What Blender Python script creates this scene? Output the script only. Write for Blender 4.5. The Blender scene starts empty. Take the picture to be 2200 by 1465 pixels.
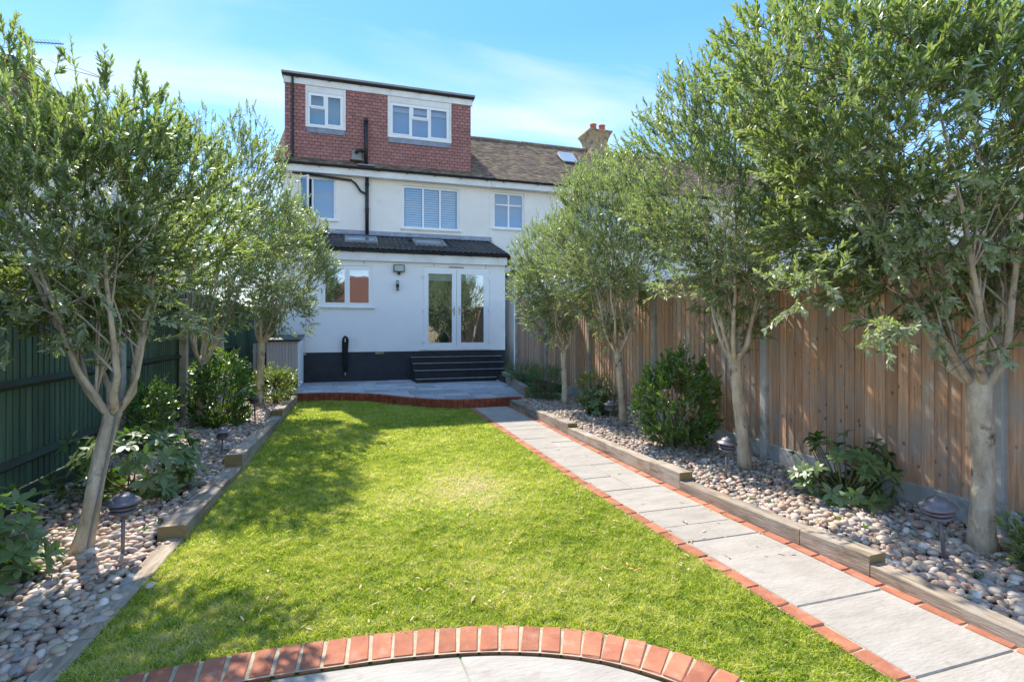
import bpy, math, random
import numpy as np
from mathutils import Vector, Matrix, noise
R = math.radians
random.seed(7)
rng = np.random.default_rng(11)
SC = bpy.context.scene
COL = SC.collection

# ------------------------------------------------------------------ camera
YAW = math.atan(338 / 1100)
cam_d = bpy.data.cameras.new("camera")
cam = bpy.data.objects.new("camera", cam_d)
COL.objects.link(cam)
cam.location = (0, 0, 1.65)
cam.rotation_euler = (R(90), 0, -YAW)
cam_d.sensor_width = 36
cam_d.lens = 18.0
cam_d.shift_y = -32.5 / 2200
cam_d.clip_start = 0.05
cam_d.clip_end = 2000
SC.camera = cam

# ------------------------------------------------------------------ sky, sun
SUN = Vector((-0.25, 0.87, 1.0)).normalized()
world = bpy.data.worlds.new("World")
SC.world = world
world.use_nodes = True
nt = world.node_tree
nt.nodes.clear()
def N(t, tree=None, **kw):
    n = (tree or nt).nodes.new(t)
    for k, v in kw.items():
        setattr(n, k, v)
    return n
out = N('ShaderNodeOutputWorld')
bg = N('ShaderNodeBackground')
sky = N('ShaderNodeTexSky', sky_type='NISHITA')
sky.sun_disc = False
sky.sun_elevation = math.asin(SUN.z)
sky.sun_rotation = math.atan2(SUN.x, SUN.y)
sky.air_density = 1.0
sky.dust_density = 0.1
sky.ozone_density = 2.0
sky.altitude = 0
tc = N('ShaderNodeTexCoord')
sep = N('ShaderNodeSeparateXYZ')
nt.links.new(tc.outputs['Generated'], sep.inputs[0])
# project the view direction on a high flat layer so the clouds foreshorten to the horizon
mz = N('ShaderNodeMath', operation='ADD'); mz.inputs[1].default_value = 0.22
nt.links.new(sep.outputs['Z'], mz.inputs[0])
dx = N('ShaderNodeMath', operation='DIVIDE'); dy = N('ShaderNodeMath', operation='DIVIDE')
nt.links.new(sep.outputs['X'], dx.inputs[0]); nt.links.new(mz.outputs[0], dx.inputs[1])
nt.links.new(sep.outputs['Y'], dy.inputs[0]); nt.links.new(mz.outputs[0], dy.inputs[1])
cmb = N('ShaderNodeCombineXYZ')
nt.links.new(dx.outputs[0], cmb.inputs[0]); nt.links.new(dy.outputs[0], cmb.inputs[1])
mp = N('ShaderNodeMapping'); mp.inputs['Scale'].default_value = (0.7, 1.9, 1)
mp.inputs['Rotation'].default_value = (0, 0, R(-24)); mp.inputs['Location'].default_value = (3.1, 1.7, 0)
nt.links.new(cmb.outputs[0], mp.inputs[0])
cn = N('ShaderNodeTexNoise'); cn.inputs['Scale'].default_value = 1.25; cn.inputs['Detail'].default_value = 9
cn.inputs['Roughness'].default_value = 0.5; cn.inputs['Distortion'].default_value = 0.5
nt.links.new(mp.outputs[0], cn.inputs['Vector'])
cr = N('ShaderNodeValToRGB')
cr.color_ramp.elements[0].position = 0.47; cr.color_ramp.elements[0].color = (0, 0, 0, 1)
cr.color_ramp.elements[1].position = 0.70; cr.color_ramp.elements[1].color = (0.75, 0.75, 0.75, 1)
nt.links.new(cn.outputs['Fac'], cr.inputs[0])
hs = N('ShaderNodeHueSaturation'); hs.inputs['Saturation'].default_value = 1.32; hs.inputs['Value'].default_value = 1.0
nt.links.new(sky.outputs[0], hs.inputs['Color'])
# azure gradient added to even the sky all round and fill shaded walls
grd = N('ShaderNodeValToRGB'); ge = grd.color_ramp.elements
ge[0].position = 0.0; ge[0].color = (1.5, 1.5, 1.5, 1); ge[1].position = 1.0; ge[1].color = (.16, .36, .74, 1)  # unseen horizon band set bright white to lift the shaded walls
gk = ge.new(.10); gk.color = (.74, .86, .98, 1)
gk = ge.new(.26); gk.color = (.32, .56, .94, 1)
gk = ge.new(.50); gk.color = (.145, .36, .84, 1)
nt.links.new(sep.outputs['Z'], grd.inputs[0])
gsc = N('ShaderNodeVectorMath', operation='SCALE'); gsc.inputs['Scale'].default_value = 2.35
nt.links.new(grd.outputs[0], gsc.inputs[0])
mxs = N('ShaderNodeMix', data_type='RGBA'); mxs.inputs['Factor'].default_value = 0.8
nt.links.new(hs.outputs[0], mxs.inputs['A']); nt.links.new(gsc.outputs[0], mxs.inputs['B'])
mixc = N('ShaderNodeMix', data_type='RGBA'); mixc.inputs['B'].default_value = (1.75, 1.95, 2.1, 1)
nt.links.new(cr.outputs[0], mixc.inputs['Factor']); nt.links.new(mxs.outputs['Result'], mixc.inputs['A'])
nt.links.new(mixc.outputs['Result'], bg.inputs['Color'])
bg.inputs['Strength'].default_value = 0.15
nt.links.new(bg.outputs[0], out.inputs[0])

sd = bpy.data.lights.new("sun", 'SUN')
sd.energy = 2.1
sd.angle = R(0.53)
sd.color = (1.0, 0.94, 0.84)
sun = bpy.data.objects.new("sun", sd)
COL.objects.link(sun)
sun.rotation_euler = (-SUN).to_track_quat('-Z', 'Y').to_euler()
sun.location = (-10, 30, 40)

SC.view_settings.view_transform = 'Standard'
SC.view_settings.look = 'None'
SC.view_settings.gamma = 1
SC.view_settings.use_curve_mapping = False
SC.view_settings.exposure = 2.02
SC.cycles.max_bounces = 8
SC.cycles.transparent_max_bounces = 8
SC.cycles.use_denoising = True

# ------------------------------------------------------------------ materials
def pmat(name, c1, c2, scale=4.0, rough=0.7, bump=0.2, bscale=None, stretch=(1, 1, 1), obj_rand=0.12,
         tint=0.0, spec=0.4, detail=5, c3=None, c3scale=1.0, c3lo=0.55, c3hi=0.75, metallic=0.0, bdist=0.004, trans=0.0,
         trans_col=None, lo=0.35, hi=0.65, knots=None):
    m = bpy.data.materials.new(name); m.use_nodes = True
    t = m.node_tree; t.nodes.clear(); L = t.links.new
    o = N('ShaderNodeOutputMaterial', t); b = N('ShaderNodeBsdfPrincipled', t)
    b.inputs['Roughness'].default_value = rough
    b.inputs['Specular IOR Level'].default_value = spec
    b.inputs['Metallic'].default_value = metallic
    c = N('ShaderNodeTexCoord', t); oi = N('ShaderNodeObjectInfo', t)
    mul = N('ShaderNodeMath', t, operation='MULTIPLY'); mul.inputs[1].default_value = 53.0
    L(oi.outputs['Random'], mul.inputs[0])
    va = N('ShaderNodeVectorMath', t, operation='ADD')
    L(c.outputs['Object'], va.inputs[0]); L(mul.outputs[0], va.inputs[1])
    mpn = N('ShaderNodeMapping', t); mpn.inputs['Scale'].default_value = stretch
    L(va.outputs[0], mpn.inputs[0])
    n1 = N('ShaderNodeTexNoise', t); n1.inputs['Scale'].default_value = scale; n1.inputs['Detail'].default_value = detail
    n1.inputs['Roughness'].default_value = 0.62
    L(mpn.outputs[0], n1.inputs['Vector'])
    mr = N('ShaderNodeMapRange', t); mr.inputs[1].default_value = lo; mr.inputs[2].default_value = hi
    L(n1.outputs['Fac'], mr.inputs[0])
    mx = N('ShaderNodeMix', t, data_type='RGBA'); mx.inputs['A'].default_value = (*c1, 1); mx.inputs['B'].default_value = (*c2, 1)
    L(mr.outputs[0], mx.inputs['Factor'])
    colo = mx.outputs['Result']
    if c3 is not None:
        n3 = N('ShaderNodeTexNoise', t); n3.inputs['Scale'].default_value = c3scale; n3.inputs['Detail'].default_value = 7
        n3.inputs['Roughness'].default_value = 0.65
        L(va.outputs[0], n3.inputs['Vector'])
        m3 = N('ShaderNodeMapRange', t); m3.inputs[1].default_value = c3lo; m3.inputs[2].default_value = c3hi
        L(n3.outputs['Fac'], m3.inputs[0])
        x3 = N('ShaderNodeMix', t, data_type='RGBA'); x3.inputs['B'].default_value = (*c3, 1)
        L(m3.outputs[0], x3.inputs['Factor']); L(colo, x3.inputs['A']); colo = x3.outputs['Result']
    if knots is not None:
        vo = N('ShaderNodeTexVoronoi', t); vo.inputs['Scale'].default_value = 1.0
        mk = N('ShaderNodeMapping', t); mk.inputs['Scale'].default_value = knots
        L(va.outputs[0], mk.inputs[0]); L(mk.outputs[0], vo.inputs['Vector'])
        kr = N('ShaderNodeMapRange', t); kr.inputs[1].default_value = 0.07; kr.inputs[2].default_value = 0.17
        kr.inputs[3].default_value = 0.75; kr.inputs[4].default_value = 0.0
        L(vo.outputs['Distance'], kr.inputs[0])
        xk = N('ShaderNodeMix', t, data_type='RGBA'); xk.inputs['B'].default_value = (c1[0]*.22, c1[1]*.18, c1[2]*.15, 1)
        L(kr.outputs[0], xk.inputs['Factor']); L(colo, xk.inputs['A']); colo = xk.outputs['Result']
    hsv = N('ShaderNodeHueSaturation', t)
    v = N('ShaderNodeMath', t, operation='MULTIPLY_ADD')
    L(oi.outputs['Random'], v.inputs[0]); v.inputs[1].default_value = 2 * obj_rand; v.inputs[2].default_value = 1 - obj_rand
    last = v.outputs[0]
    if tint:
        at = N('ShaderNodeAttribute', t); at.attribute_name = 'tint'
        w = N('ShaderNodeMath', t, operation='MULTIPLY_ADD')
        L(at.outputs['Fac'], w.inputs[0]); w.inputs[1].default_value = 2 * tint; w.inputs[2].default_value = 1 - tint
        q = N('ShaderNodeMath', t, operation='MULTIPLY'); L(last, q.inputs[0]); L(w.outputs[0], q.inputs[1]); last = q.outputs[0]
    L(last, hsv.inputs['Value']); L(colo, hsv.inputs['Color'])
    L(hsv.outputs[0], b.inputs['Base Color'])
    if bump:
        nb = N('ShaderNodeTexNoise', t); nb.inputs['Scale'].default_value = bscale or scale * 6; nb.inputs['Detail'].default_value = 6
        L(mpn.outputs[0], nb.inputs['Vector'])
        bp = N('ShaderNodeBump', t); bp.inputs['Strength'].default_value = bump; bp.inputs['Distance'].default_value = bdist
        L(nb.outputs['Fac'], bp.inputs['Height']); L(bp.outputs[0], b.inputs['Normal'])
    L(b.outputs[0], o.inputs[0])
    return m

def leafmat(name, top, under, young, rough=0.4, trans=0.35, tcol=(0.25, 0.42, 0.04), spec=0.5):
    m = bpy.data.materials.new(name); m.use_nodes = True
    t = m.node_tree; t.nodes.clear(); L = t.links.new
    o = N('ShaderNodeOutputMaterial', t); b = N('ShaderNodeBsdfPrincipled', t)
    b.inputs['Roughness'].default_value = rough; b.inputs['Specular IOR Level'].default_value = spec
    at = N('ShaderNodeAttribute', t); at.attribute_name = 'tint'
    ramp = N('ShaderNodeValToRGB', t)
    e = ramp.color_ramp.elements
    e[0].position = 0.0; e[0].color = (*[x * .7 for x in top], 1)
    e[1].position = 1.0; e[1].color = (*young, 1)
    k = e.new(0.55); k.color = (*top, 1)
    k = e.new(0.82); k.color = (*[(a + c) / 2 for a, c in zip(top, young)], 1)
    L(at.outputs['Fac'], ramp.inputs[0])
    g = N('ShaderNodeNewGeometry', t)
    mx = N('ShaderNodeMix', t, data_type='RGBA'); mx.inputs['B'].default_value = (*under, 1)
    L(g.outputs['Backfacing'], mx.inputs['Factor']); L(ramp.outputs[0], mx.inputs['A'])
    L(mx.outputs['Result'], b.inputs['Base Color'])
    tr = N('ShaderNodeBsdfTranslucent', t)
    mt = N('ShaderNodeMix', t, data_type='RGBA'); mt.inputs['A'].default_value = (*tcol, 1); mt.inputs['B'].default_value = (*young, 1)
    mt.inputs['Factor'].default_value = 0.3
    L(mt.outputs['Result'], tr.inputs['Color'])
    ms = N('ShaderNodeMixShader', t); ms.inputs[0].default_value = trans
    L(b.outputs[0], ms.inputs[1]); L(tr.outputs[0], ms.inputs[2]); L(ms.outputs[0], o.inputs[0])
    return m

def glassmat(name, gl=0.45, tintc=(0.75, 0.85, 0.9)):
    m = bpy.data.materials.new(name); m.use_nodes = True
    t = m.node_tree; t.nodes.clear(); L = t.links.new
    o = N('ShaderNodeOutputMaterial', t)
    a = N('ShaderNodeBsdfTransparent', t); a.inputs[0].default_value = (*tintc, 1)
    b = N('ShaderNodeBsdfGlossy', t); b.inputs['Roughness'].default_value = 0.015; b.inputs['Color'].default_value = (0.8, 0.9, 1.0, 1)
    nb = N('ShaderNodeTexNoise', t); nb.inputs['Scale'].default_value = 1.6; nb.inputs['Detail'].default_value = 1
    c = N('ShaderNodeTexCoord', t); L(c.outputs['Object'], nb.inputs['Vector'])
    bp = N('ShaderNodeBump', t); bp.inputs['Strength'].default_value = 0.12; bp.inputs['Distance'].default_value = 0.02
    L(nb.outputs['Fac'], bp.inputs['Height']); L(bp.outputs[0], b.inputs['Normal'])
    ms = N('ShaderNodeMixShader', t); ms.inputs[0].default_value = gl
    L(a.outputs[0], ms.inputs[1]); L(b.outputs[0], ms.inputs[2]); L(ms.outputs[0], o.inputs[0])
    return m

M = {}
M['render'] = pmat('render_white', (.93, .87, .785), (.86, .80, .72), 1.2, .9, .55, 28, c3=(.55, .53, .50), c3scale=.8, c3lo=.6, c3hi=.85, bdist=.02, obj_rand=0.0, spec=.2)
M['smooth'] = pmat('render_smooth', (.93, .90, .86), (.89, .86, .82), .9, .85, .12, 40, obj_rand=0.0, spec=.2, c3=(.62, .62, .64), c3scale=.7, c3lo=.6, c3hi=.9)
M['upvc'] = pmat('upvc', (.90, .89, .87), (.88, .87, .85), 3, .3, 0, obj_rand=0.02)
M['fascia'] = pmat('fascia', (.88, .86, .82), (.72, .70, .67), 2, .4, 0.05, obj_rand=0.02, c3=(.5, .46, .4), c3scale=2.0, c3lo=.62, c3hi=.85)
M['black'] = pmat('black_plastic', (.020, .021, .023), (.03, .03, .033), 4, .38, .05, obj_rand=0.05)
M['plinth'] = pmat('plinth_paint', (.020, .024, .030), (.032, .037, .045), 2.5, .6, .3, 30, obj_rand=0.05, c3=(.06, .065, .07), c3scale=3, c3lo=.62, c3hi=.85)
M['nosing'] = pmat('nosing', (.42, .42, .42), (.25, .25, .25), 9, .6, .2)
M['lead'] = pmat('lead', (.20, .22, .26), (.32, .34, .38), 5, .5, .2, metallic=.3)
M['dormtile'] = pmat('red_tile', (.41, .20, .175), (.34, .16, .14), 9, .85, .3, 60, tint=.12, obj_rand=.06, c3=(.50, .26, .20), c3scale=14, c3lo=.55, c3hi=.85, spec=.2)
M['rooftile'] = pmat('brown_tile', (.27, .185, .14), (.16, .11, .085), 7, .92, .6, 50, tint=.40, obj_rand=.1, c3=(.30, .27, .14), c3scale=3.5, c3lo=.48, c3hi=.68, spec=.15, bdist=.01)
M['pantile'] = pmat('black_tile', (.028, .028, .030), (.045, .044, .044), 6, .5, .3, 50, tint=.2, obj_rand=.2)
M['felt'] = pmat('roof_felt', (.06, .06, .065), (.10, .10, .10), 3, .8, .4)
M['capgrey'] = pmat('cap_grey', (.22, .21, .20), (.30, .29, .27), 3, .6, .2)
M['slab'] = pmat('sandstone_pale', (.43, .39, .345), (.35, .315, .275), 2.2, .8, .7, 12, stretch=(1.6, 5, 1), obj_rand=.06, c3=(.27, .215, .17), c3scale=7.0, c3lo=.57, c3hi=.85, bdist=.008, spec=.25)
M['slabgrey'] = pmat('sandstone_grey', (.34, .35, .36), (.48, .48, .48), 1.6, .75, .35, 14, obj_rand=.22, c3=(.24, .25, .27), c3scale=1.4, c3lo=.5, c3hi=.75, bdist=.008)
M['mortar'] = pmat('mortar', (.52, .44, .31), (.38, .32, .22), 20, .95, .5)
M['brick'] = pmat('red_brick', (.50, .20, .115), (.37, .135, .08), 7, .88, .45, 45, tint=.15, obj_rand=.16, c3=(.50, .31, .23), c3scale=9, c3lo=.55, c3hi=.8, bdist=.006, spec=.2)
M['brickdark'] = pmat('patio_brick', (.40, .11, .06), (.27, .07, .04), 7, .85, .4, 45, obj_rand=.22)
M['yellowbrick'] = pmat('stock_brick', (.46, .35, .21), (.30, .22, .13), 8, .95, .5, obj_rand=.15, c3=(.09, .07, .05), c3scale=4, c3lo=.5, c3hi=.7)
M['terracotta'] = pmat('terracotta', (.60, .16, .08), (.50, .13, .07), 6, .8, .2)
M['sleeper'] = pmat('weathered_timber', (.46, .37, .28), (.20, .155, .115), 5, .9, .7, 22, stretch=(5, .5, 5), obj_rand=.12, c3=(.45, .40, .34), c3scale=3, c3lo=.45, c3hi=.7, bdist=.008, spec=.15)
M['endgrain'] = pmat('end_grain', (.30, .22, .10), (.22, .16, .08), 14, .9, .5, obj_rand=.1)
M['board'] = pmat('fence_board', (.74, .44, .27), (.46, .25, .14), 4, .85, .5, 14, stretch=(14, 14, .6), obj_rand=.22, c3=(.44, .37, .31), c3scale=2.2, c3lo=.42, c3hi=.68, knots=(9, 9, 6.5), bdist=.004, spec=.15)
M['green'] = pmat('green_stain', (.10, .165, .11), (.06, .11, .075), 4, .6, .4, 14, stretch=(9, 9, .6), obj_rand=.28, bdist=.004, spec=.35)
M['greenrail'] = pmat('rail_stain', (.04, .075, .05), (.055, .045, .032), 5, .8, .4, stretch=(4, .6, 4), obj_rand=.1)
M['concrete'] = pmat('concrete', (.50, .475, .43), (.38, .365, .33), 5, .95, .5, 40, obj_rand=.1, c3=(.17, .18, .13), c3scale=2.5, c3lo=.52, c3hi=.75, spec=.15)
M['bark'] = pmat('olive_bark', (.68, .58, .44), (.42, .33, .23), 9, .95, 1.0, 20, stretch=(1, 1, .5), obj_rand=.08, c3=(.15, .09, .055), c3scale=6, c3lo=.57, c3hi=.68, bdist=.03, spec=.15)
M['twig'] = pmat('twig', (.20, .17, .10), (.14, .11, .07), 9, .9, 0, obj_rand=.05)
M['stem'] = pmat('shrub_stem', (.16, .20, .07), (.17, .10, .05), 9, .8, 0, obj_rand=.05)
M['soil'] = pmat('soil', (.085, .062, .045), (.05, .038, .028), 12, .97, .6, obj_rand=0)
M['turf'] = pmat('turf', (.20, .26, .045), (.12, .17, .03), 5, .97, .6, obj_rand=0, c3=(.19, .16, .08), c3scale=2.2, c3lo=.5, c3hi=.72)
M['ground'] = pmat('ground', (.06, .08, .03), (.08, .07, .04), .5, .97, .3, obj_rand=0)
M['lamp'] = pmat('lamp_metal', (.21, .19, .21), (.16, .145, .165), 9, .45, .1, obj_rand=.05, metallic=.3)
M['lampglass'] = pmat('lamp_lens', (.5, .5, .48), (.4, .4, .38), 6, .15, 0)
M['boxboard'] = pmat('painted_board', (.50, .465, .43), (.43, .40, .37), 3, .7, .2, stretch=(6, 6, .6), obj_rand=.06)
M['chrome'] = pmat('chrome', (.55, .55, .55), (.5, .5, .5), 3, .25, 0, metallic=1.0)
M['dark'] = pmat('dark_room', (.015, .018, .022), (.025, .028, .03), 2, .9, 0, obj_rand=0)  # near black colour holds the shade of unlit insides
M['bluedark'] = pmat('sky_reflection_dark', (.06, .15, .27), (.08, .18, .31), 1.2, .9, 0, obj_rand=.15)  # dark blue backing: sky mirrored in the glass, put into its colour
M['skyblue'] = pmat('sky_reflection_blue', (.12, .24, .40), (.15, .28, .45), 1.0, .5, 0, obj_rand=.1)  # mid blue stands for sky reflected in panes, painted into the sheet
M['teal'] = pmat('sky_reflection_teal', (.10, .30, .38), (.13, .34, .42), 1.0, .5, 0, obj_rand=.1)  # teal sheet behind dormer glass, reflected sky painted in
M['blind'] = pmat('roller_blind', (.62, .63, .66), (.56, .58, .62), 3, .8, 0, obj_rand=.04)
M['black_cloth'] = pmat('black_cloth', (.012, .012, .013), (.02, .02, .022), 10, .85, .4)
M['glass'] = glassmat('window_glass', .20)
M['glass2'] = glassmat('door_glass', .42)
M['orangetile'] = pmat('orange_tile', (.24, .10, .06), (.10, .05, .035), 9, .8, .6, tint=.2, spec=.2)
M['farleaf'] = pmat('hedge_leaf', (.06, .10, .025), (.03, .055, .015), 6, .7, 0, tint=.4, obj_rand=0)
M['rust'] = pmat('dry_litter', (.50, .24, .08), (.55, .48, .34), 3, .8, 0, tint=.4)
M['olive'] = leafmat('olive_leaf', (.115, .155, .062), (.43, .46, .32), (.40, .50, .10), .38, .38, (.42, .56, .10), .6)
M['rhodo'] = leafmat('rhododendron_leaf', (.06, .14, .03), (.16, .22, .08), (.16, .32, .05), .38, .22, (.20, .40, .04), .6)
M['laurel'] = leafmat('laurel_leaf', (.07, .15, .028), (.14, .21, .06), (.22, .38, .04), .36, .28, (.24, .42, .03), .6)
M['limeleaf'] = leafmat('lime_leaf', (.12, .19, .02), (.15, .21, .05), (.30, .36, .03), .35, .35, (.36, .46, .03))
M['fineleaf'] = leafmat('fine_leaf', (.08, .18, .05), (.12, .20, .07), (.17, .32, .06), .5, .3, (.20, .38, .05))
M['grass'] = None
def pebble_mat():
    m = bpy.data.materials.new('pebble'); m.use_nodes = True
    t = m.node_tree; t.nodes.clear(); L = t.links.new
    o = N('ShaderNodeOutputMaterial', t); b = N('ShaderNodeBsdfPrincipled', t); b.inputs['Roughness'].default_value = .6
    b.inputs['Specular IOR Level'].default_value = .3
    at = N('ShaderNodeAttribute', t); at.attribute_name = 'tint'
    rp = N('ShaderNodeValToRGB', t); rp.color_ramp.interpolation = 'LINEAR'; e = rp.color_ramp.elements
    cols = [(0, (.20, .145, .11)), (.14, (.34, .26, .20)), (.3, (.27, .25, .25)), (.42, (.46, .36, .27)), (.55, (.40, .235, .165)),
            (.68, (.50, .42, .34)), (.8, (.36, .30, .21)), (.9, (.44, .31, .24)), (1, (.66, .60, .53))]
    e[0].color = (*cols[0][1], 1); e[1].position = 1; e[1].color = (*cols[-1][1], 1)
    for p, c in cols[1:-1]:
        k = e.new(p); k.color = (*c, 1)
    L(at.outputs['Fac'], rp.inputs[0])
    tc_ = N('ShaderNodeTexCoord', t)
    n = N('ShaderNodeTexNoise', t); n.inputs['Scale'].default_value = 45; n.inputs['Detail'].default_value = 4
    L(tc_.outputs['Object'], n.inputs['Vector'])
    mr = N('ShaderNodeMapRange', t); mr.inputs[3].default_value = .95; mr.inputs[4].default_value = 1.45
    L(n.outputs['Fac'], mr.inputs[0])
    h = N('ShaderNodeHueSaturation', t); L(rp.outputs[0], h.inputs['Color']); L(mr.outputs[0], h.inputs['Value'])
    L(h.outputs[0], b.inputs['Base Color']); L(b.outputs[0], o.inputs[0])
    return m
M['pebble'] = pebble_mat()
def grass_mat():
    m = bpy.data.materials.new('grass_blade'); m.use_nodes = True
    t = m.node_tree; t.nodes.clear(); L = t.links.new
    o = N('ShaderNodeOutputMaterial', t); b = N('ShaderNodeBsdfPrincipled', t); b.inputs['Roughness'].default_value = .55
    b.inputs['Specular IOR Level'].default_value = .25
    at = N('ShaderNodeAttribute', t); at.attribute_name = 'tint'
    rp = N('ShaderNodeValToRGB', t); e = rp.color_ramp.elements
    e[0].color = (.13, .20, .03, 1); e[1].color = (.74, .64, .42, 1)
    for p, c in [(.28, (.30, .40, .05)), (.55, (.56, .60, .09)), (.78, (.70, .66, .26))]:
        k = e.new(p); k.color = (*c, 1)
    L(at.outputs['Fac'], rp.inputs[0])
    L(rp.outputs[0], b.inputs['Base Color'])
    tr = N('ShaderNodeBsdfTranslucent', t)
    h = N('ShaderNodeHueSaturation', t); h.inputs['Value'].default_value = 1.35; h.inputs['Saturation'].default_value = 1.1
    L(rp.outputs[0], h.inputs['Color']); L(h.outputs[0], tr.inputs['Color'])
    ms = N('ShaderNodeMixShader', t); ms.inputs[0].default_value = .5
    L(b.outputs[0], ms.inputs[1]); L(tr.outputs[0], ms.inputs[2]); L(ms.outputs[0], o.inputs[0])
    return m
M['grass'] = grass_mat()

# ------------------------------------------------------------------ helpers
def props(o, label=None, cat=None, group=None, kind=None):
    if label: o['label'] = label
    if cat: o['category'] = cat
    if group: o['group'] = group
    if kind: o['kind'] = kind
    return o
def link(name, me, parent=None, mat=None, loc=None, rot=None, scale=None):
    o = bpy.data.objects.new(name, me); COL.objects.link(o)
    if mat is not None and me is not None and not me.materials: me.materials.append(mat)
    if parent is not None: o.parent = parent
    if loc is not None: o.location = loc
    if rot is not None: o.rotation_euler = rot
    if scale is not None: o.scale = scale
    return o
def thing(name, label, cat, loc=(0, 0, 0), rz=0, group=None):
    o = bpy.data.objects.new(name, None); COL.objects.link(o); o.empty_display_size = .2
    o.location = loc; o.rotation_euler = (0, 0, rz)
    return props(o, label, cat, group)
def np_mesh(name, V, T, mat=None, tint=None, smooth=False):
    V = np.asarray(V, dtype=np.float32).reshape(-1, 3); T = np.asarray(T, dtype=np.int32).reshape(-1, 3)
    me = bpy.data.meshes.new(name)
    me.vertices.add(len(V)); me.vertices.foreach_set('co', V.ravel())
    me.loops.add(T.size); me.loops.foreach_set('vertex_index', T.ravel())
    me.polygons.add(len(T)); me.polygons.foreach_set('loop_start', np.arange(0, T.size, 3, dtype=np.int32))
    if smooth: me.polygons.foreach_set('use_smooth', np.ones(len(T), dtype=bool))
    if tint is not None:
        a = me.attributes.new('tint', 'FLOAT', 'POINT'); a.data.foreach_set('value', np.asarray(tint, dtype=np.float32))
    me.update(calc_edges=True)
    if mat: me.materials.append(mat)
    return me
class MB:
    def __init__(s): s.v = []; s.f = []; s.t = []
    def add(s, vs, fs, tint=.5, mtx=None):
        n = len(s.v)
        for p in vs:
            p = Vector(p)
            if mtx is not None: p = mtx @ p
            s.v.append(tuple(p)); s.t.append(tint)
        s.f += [tuple(n + i for i in f) for f in fs]
        return s
    def box(s, x0, x1, y0, y1, z0, z1, c=0.0, tint=.5, mtx=None):
        vs, fs = cbox(x0, x1, y0, y1, z0, z1, c)
        return s.add(vs, fs, tint, mtx)
    def tube(s, pts, rad, n=8, cap=True, tint=.5):
        pts = [Vector(p) for p in pts]
        if not hasattr(rad, '__len__'): rad = [rad] * len(pts)
        base = len(s.v); prev = None
        for i, p in enumerate(pts):
            d = (pts[min(i + 1, len(pts) - 1)] - pts[max(i - 1, 0)])
            d = d.normalized() if d.length > 1e-9 else Vector((0, 0, 1))
            if prev is None:
                a = d.cross(Vector((0, 0, 1)) if abs(d.z) < .9 else Vector((1, 0, 0))).normalized()
            else:
                a = (prev - d * prev.dot(d)).normalized()
            prev = a; b = d.cross(a)
            for k in range(n):
                w = 2 * math.pi * k / n
                s.v.append(tuple(p + (a * math.cos(w) + b * math.sin(w)) * rad[i])); s.t.append(tint)
        for i in range(len(pts) - 1):
            for k in range(n):
                q = base + i * n
                s.f.append((q + k, q + (k + 1) % n, q + n + (k + 1) % n, q + n + k))
        if cap:
            s.f.append(tuple(base + k for k in reversed(range(n))))
            e = base + (len(pts) - 1) * n
            s.f.append(tuple(e + k for k in range(n)))
        return s
    def lathe(s, prof, n=24, cx=0, cy=0, tint=.5):
        base = len(s.v)
        for r, z in prof:
            for k in range(n):
                w = 2 * math.pi * k / n
                s.v.append((cx + r * math.cos(w), cy + r * math.sin(w), z)); s.t.append(tint)
        for i in range(len(prof) - 1):
            for k in range(n):
                q = base + i * n
                s.f.append((q + k, q + (k + 1) % n, q + n + (k + 1) % n, q + n + k))
        return s
    def mesh(s, name, mat=None, smooth=False):
        me = bpy.data.meshes.new(name); me.from_pydata(s.v, [], s.f)
        a = me.attributes.new('tint', 'FLOAT', 'POINT'); a.data.foreach_set('value', np.array(s.t, dtype=np.float32))
        if smooth: me.polygons.foreach_set('use_smooth', np.ones(len(me.polygons), dtype=bool))
        me.update()
        if mat: me.materials.append(mat)
        return me
    def obj(s, name, mat=None, parent=None, smooth=False, **kw):
        return link(name, s.mesh(name, mat, smooth), parent, **kw)
def cbox(x0, x1, y0, y1, z0, z1, c=0.0):
    if c <= 0:
        vs = [(x, y, z) for z in (z0, z1) for y in (y0, y1) for x in (x0, x1)]
        return vs, [(0, 2, 3, 1), (4, 5, 7, 6), (0, 1, 5, 4), (2, 6, 7, 3), (0, 4, 6, 2), (1, 3, 7, 5)]
    # chamfer on the upper edges and the uprights: bottom ring, upper ring, top ring
    vs = []
    for z, k in ((z0, 0), (z1 - c, 0), (z1, c)):
        e = [(x0 + k + c * (k == 0), y0 + k), (x1 - k - c * (k == 0), y0 + k), (x1 - k, y0 + k + c * (k == 0)), (x1 - k, y1 - k - c * (k == 0)),
             (x1 - k - c * (k == 0), y1 - k), (x0 + k + c * (k == 0), y1 - k), (x0 + k, y1 - k - c * (k == 0)), (x0 + k, y0 + k + c * (k == 0))]
        if k: e = [(x0 + c, y0 + c), (x1 - c, y0 + c), (x1 - c, y1 - c), (x0 + c, y1 - c)]
        vs += [(x, y, z) for x, y in e]
    fs = [tuple(reversed(range(8)))]
    for k in range(8): fs.append((k, (k + 1) % 8, 8 + (k + 1) % 8, 8 + k))
    fs += [(8, 9, 17, 16), (9, 10, 17), (10, 11, 18, 17), (11, 12, 18), (12, 13, 19, 18), (13, 14, 19), (14, 15, 16, 19), (15, 8, 16), (16, 17, 18, 19)]
    return vs, fs
def prism(poly, z0, z1, c=0.0):
    """vertical prism over a polygon given counter-clockwise"""
    n = len(poly)
    vs = [(x, y, z0) for x, y in poly] + [(x, y, z1) for x, y in poly]
    return vs, [tuple(reversed(range(n))), tuple(range(n, 2 * n))] + [(k, (k + 1) % n, n + (k + 1) % n, n + k) for k in range(n)]

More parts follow.
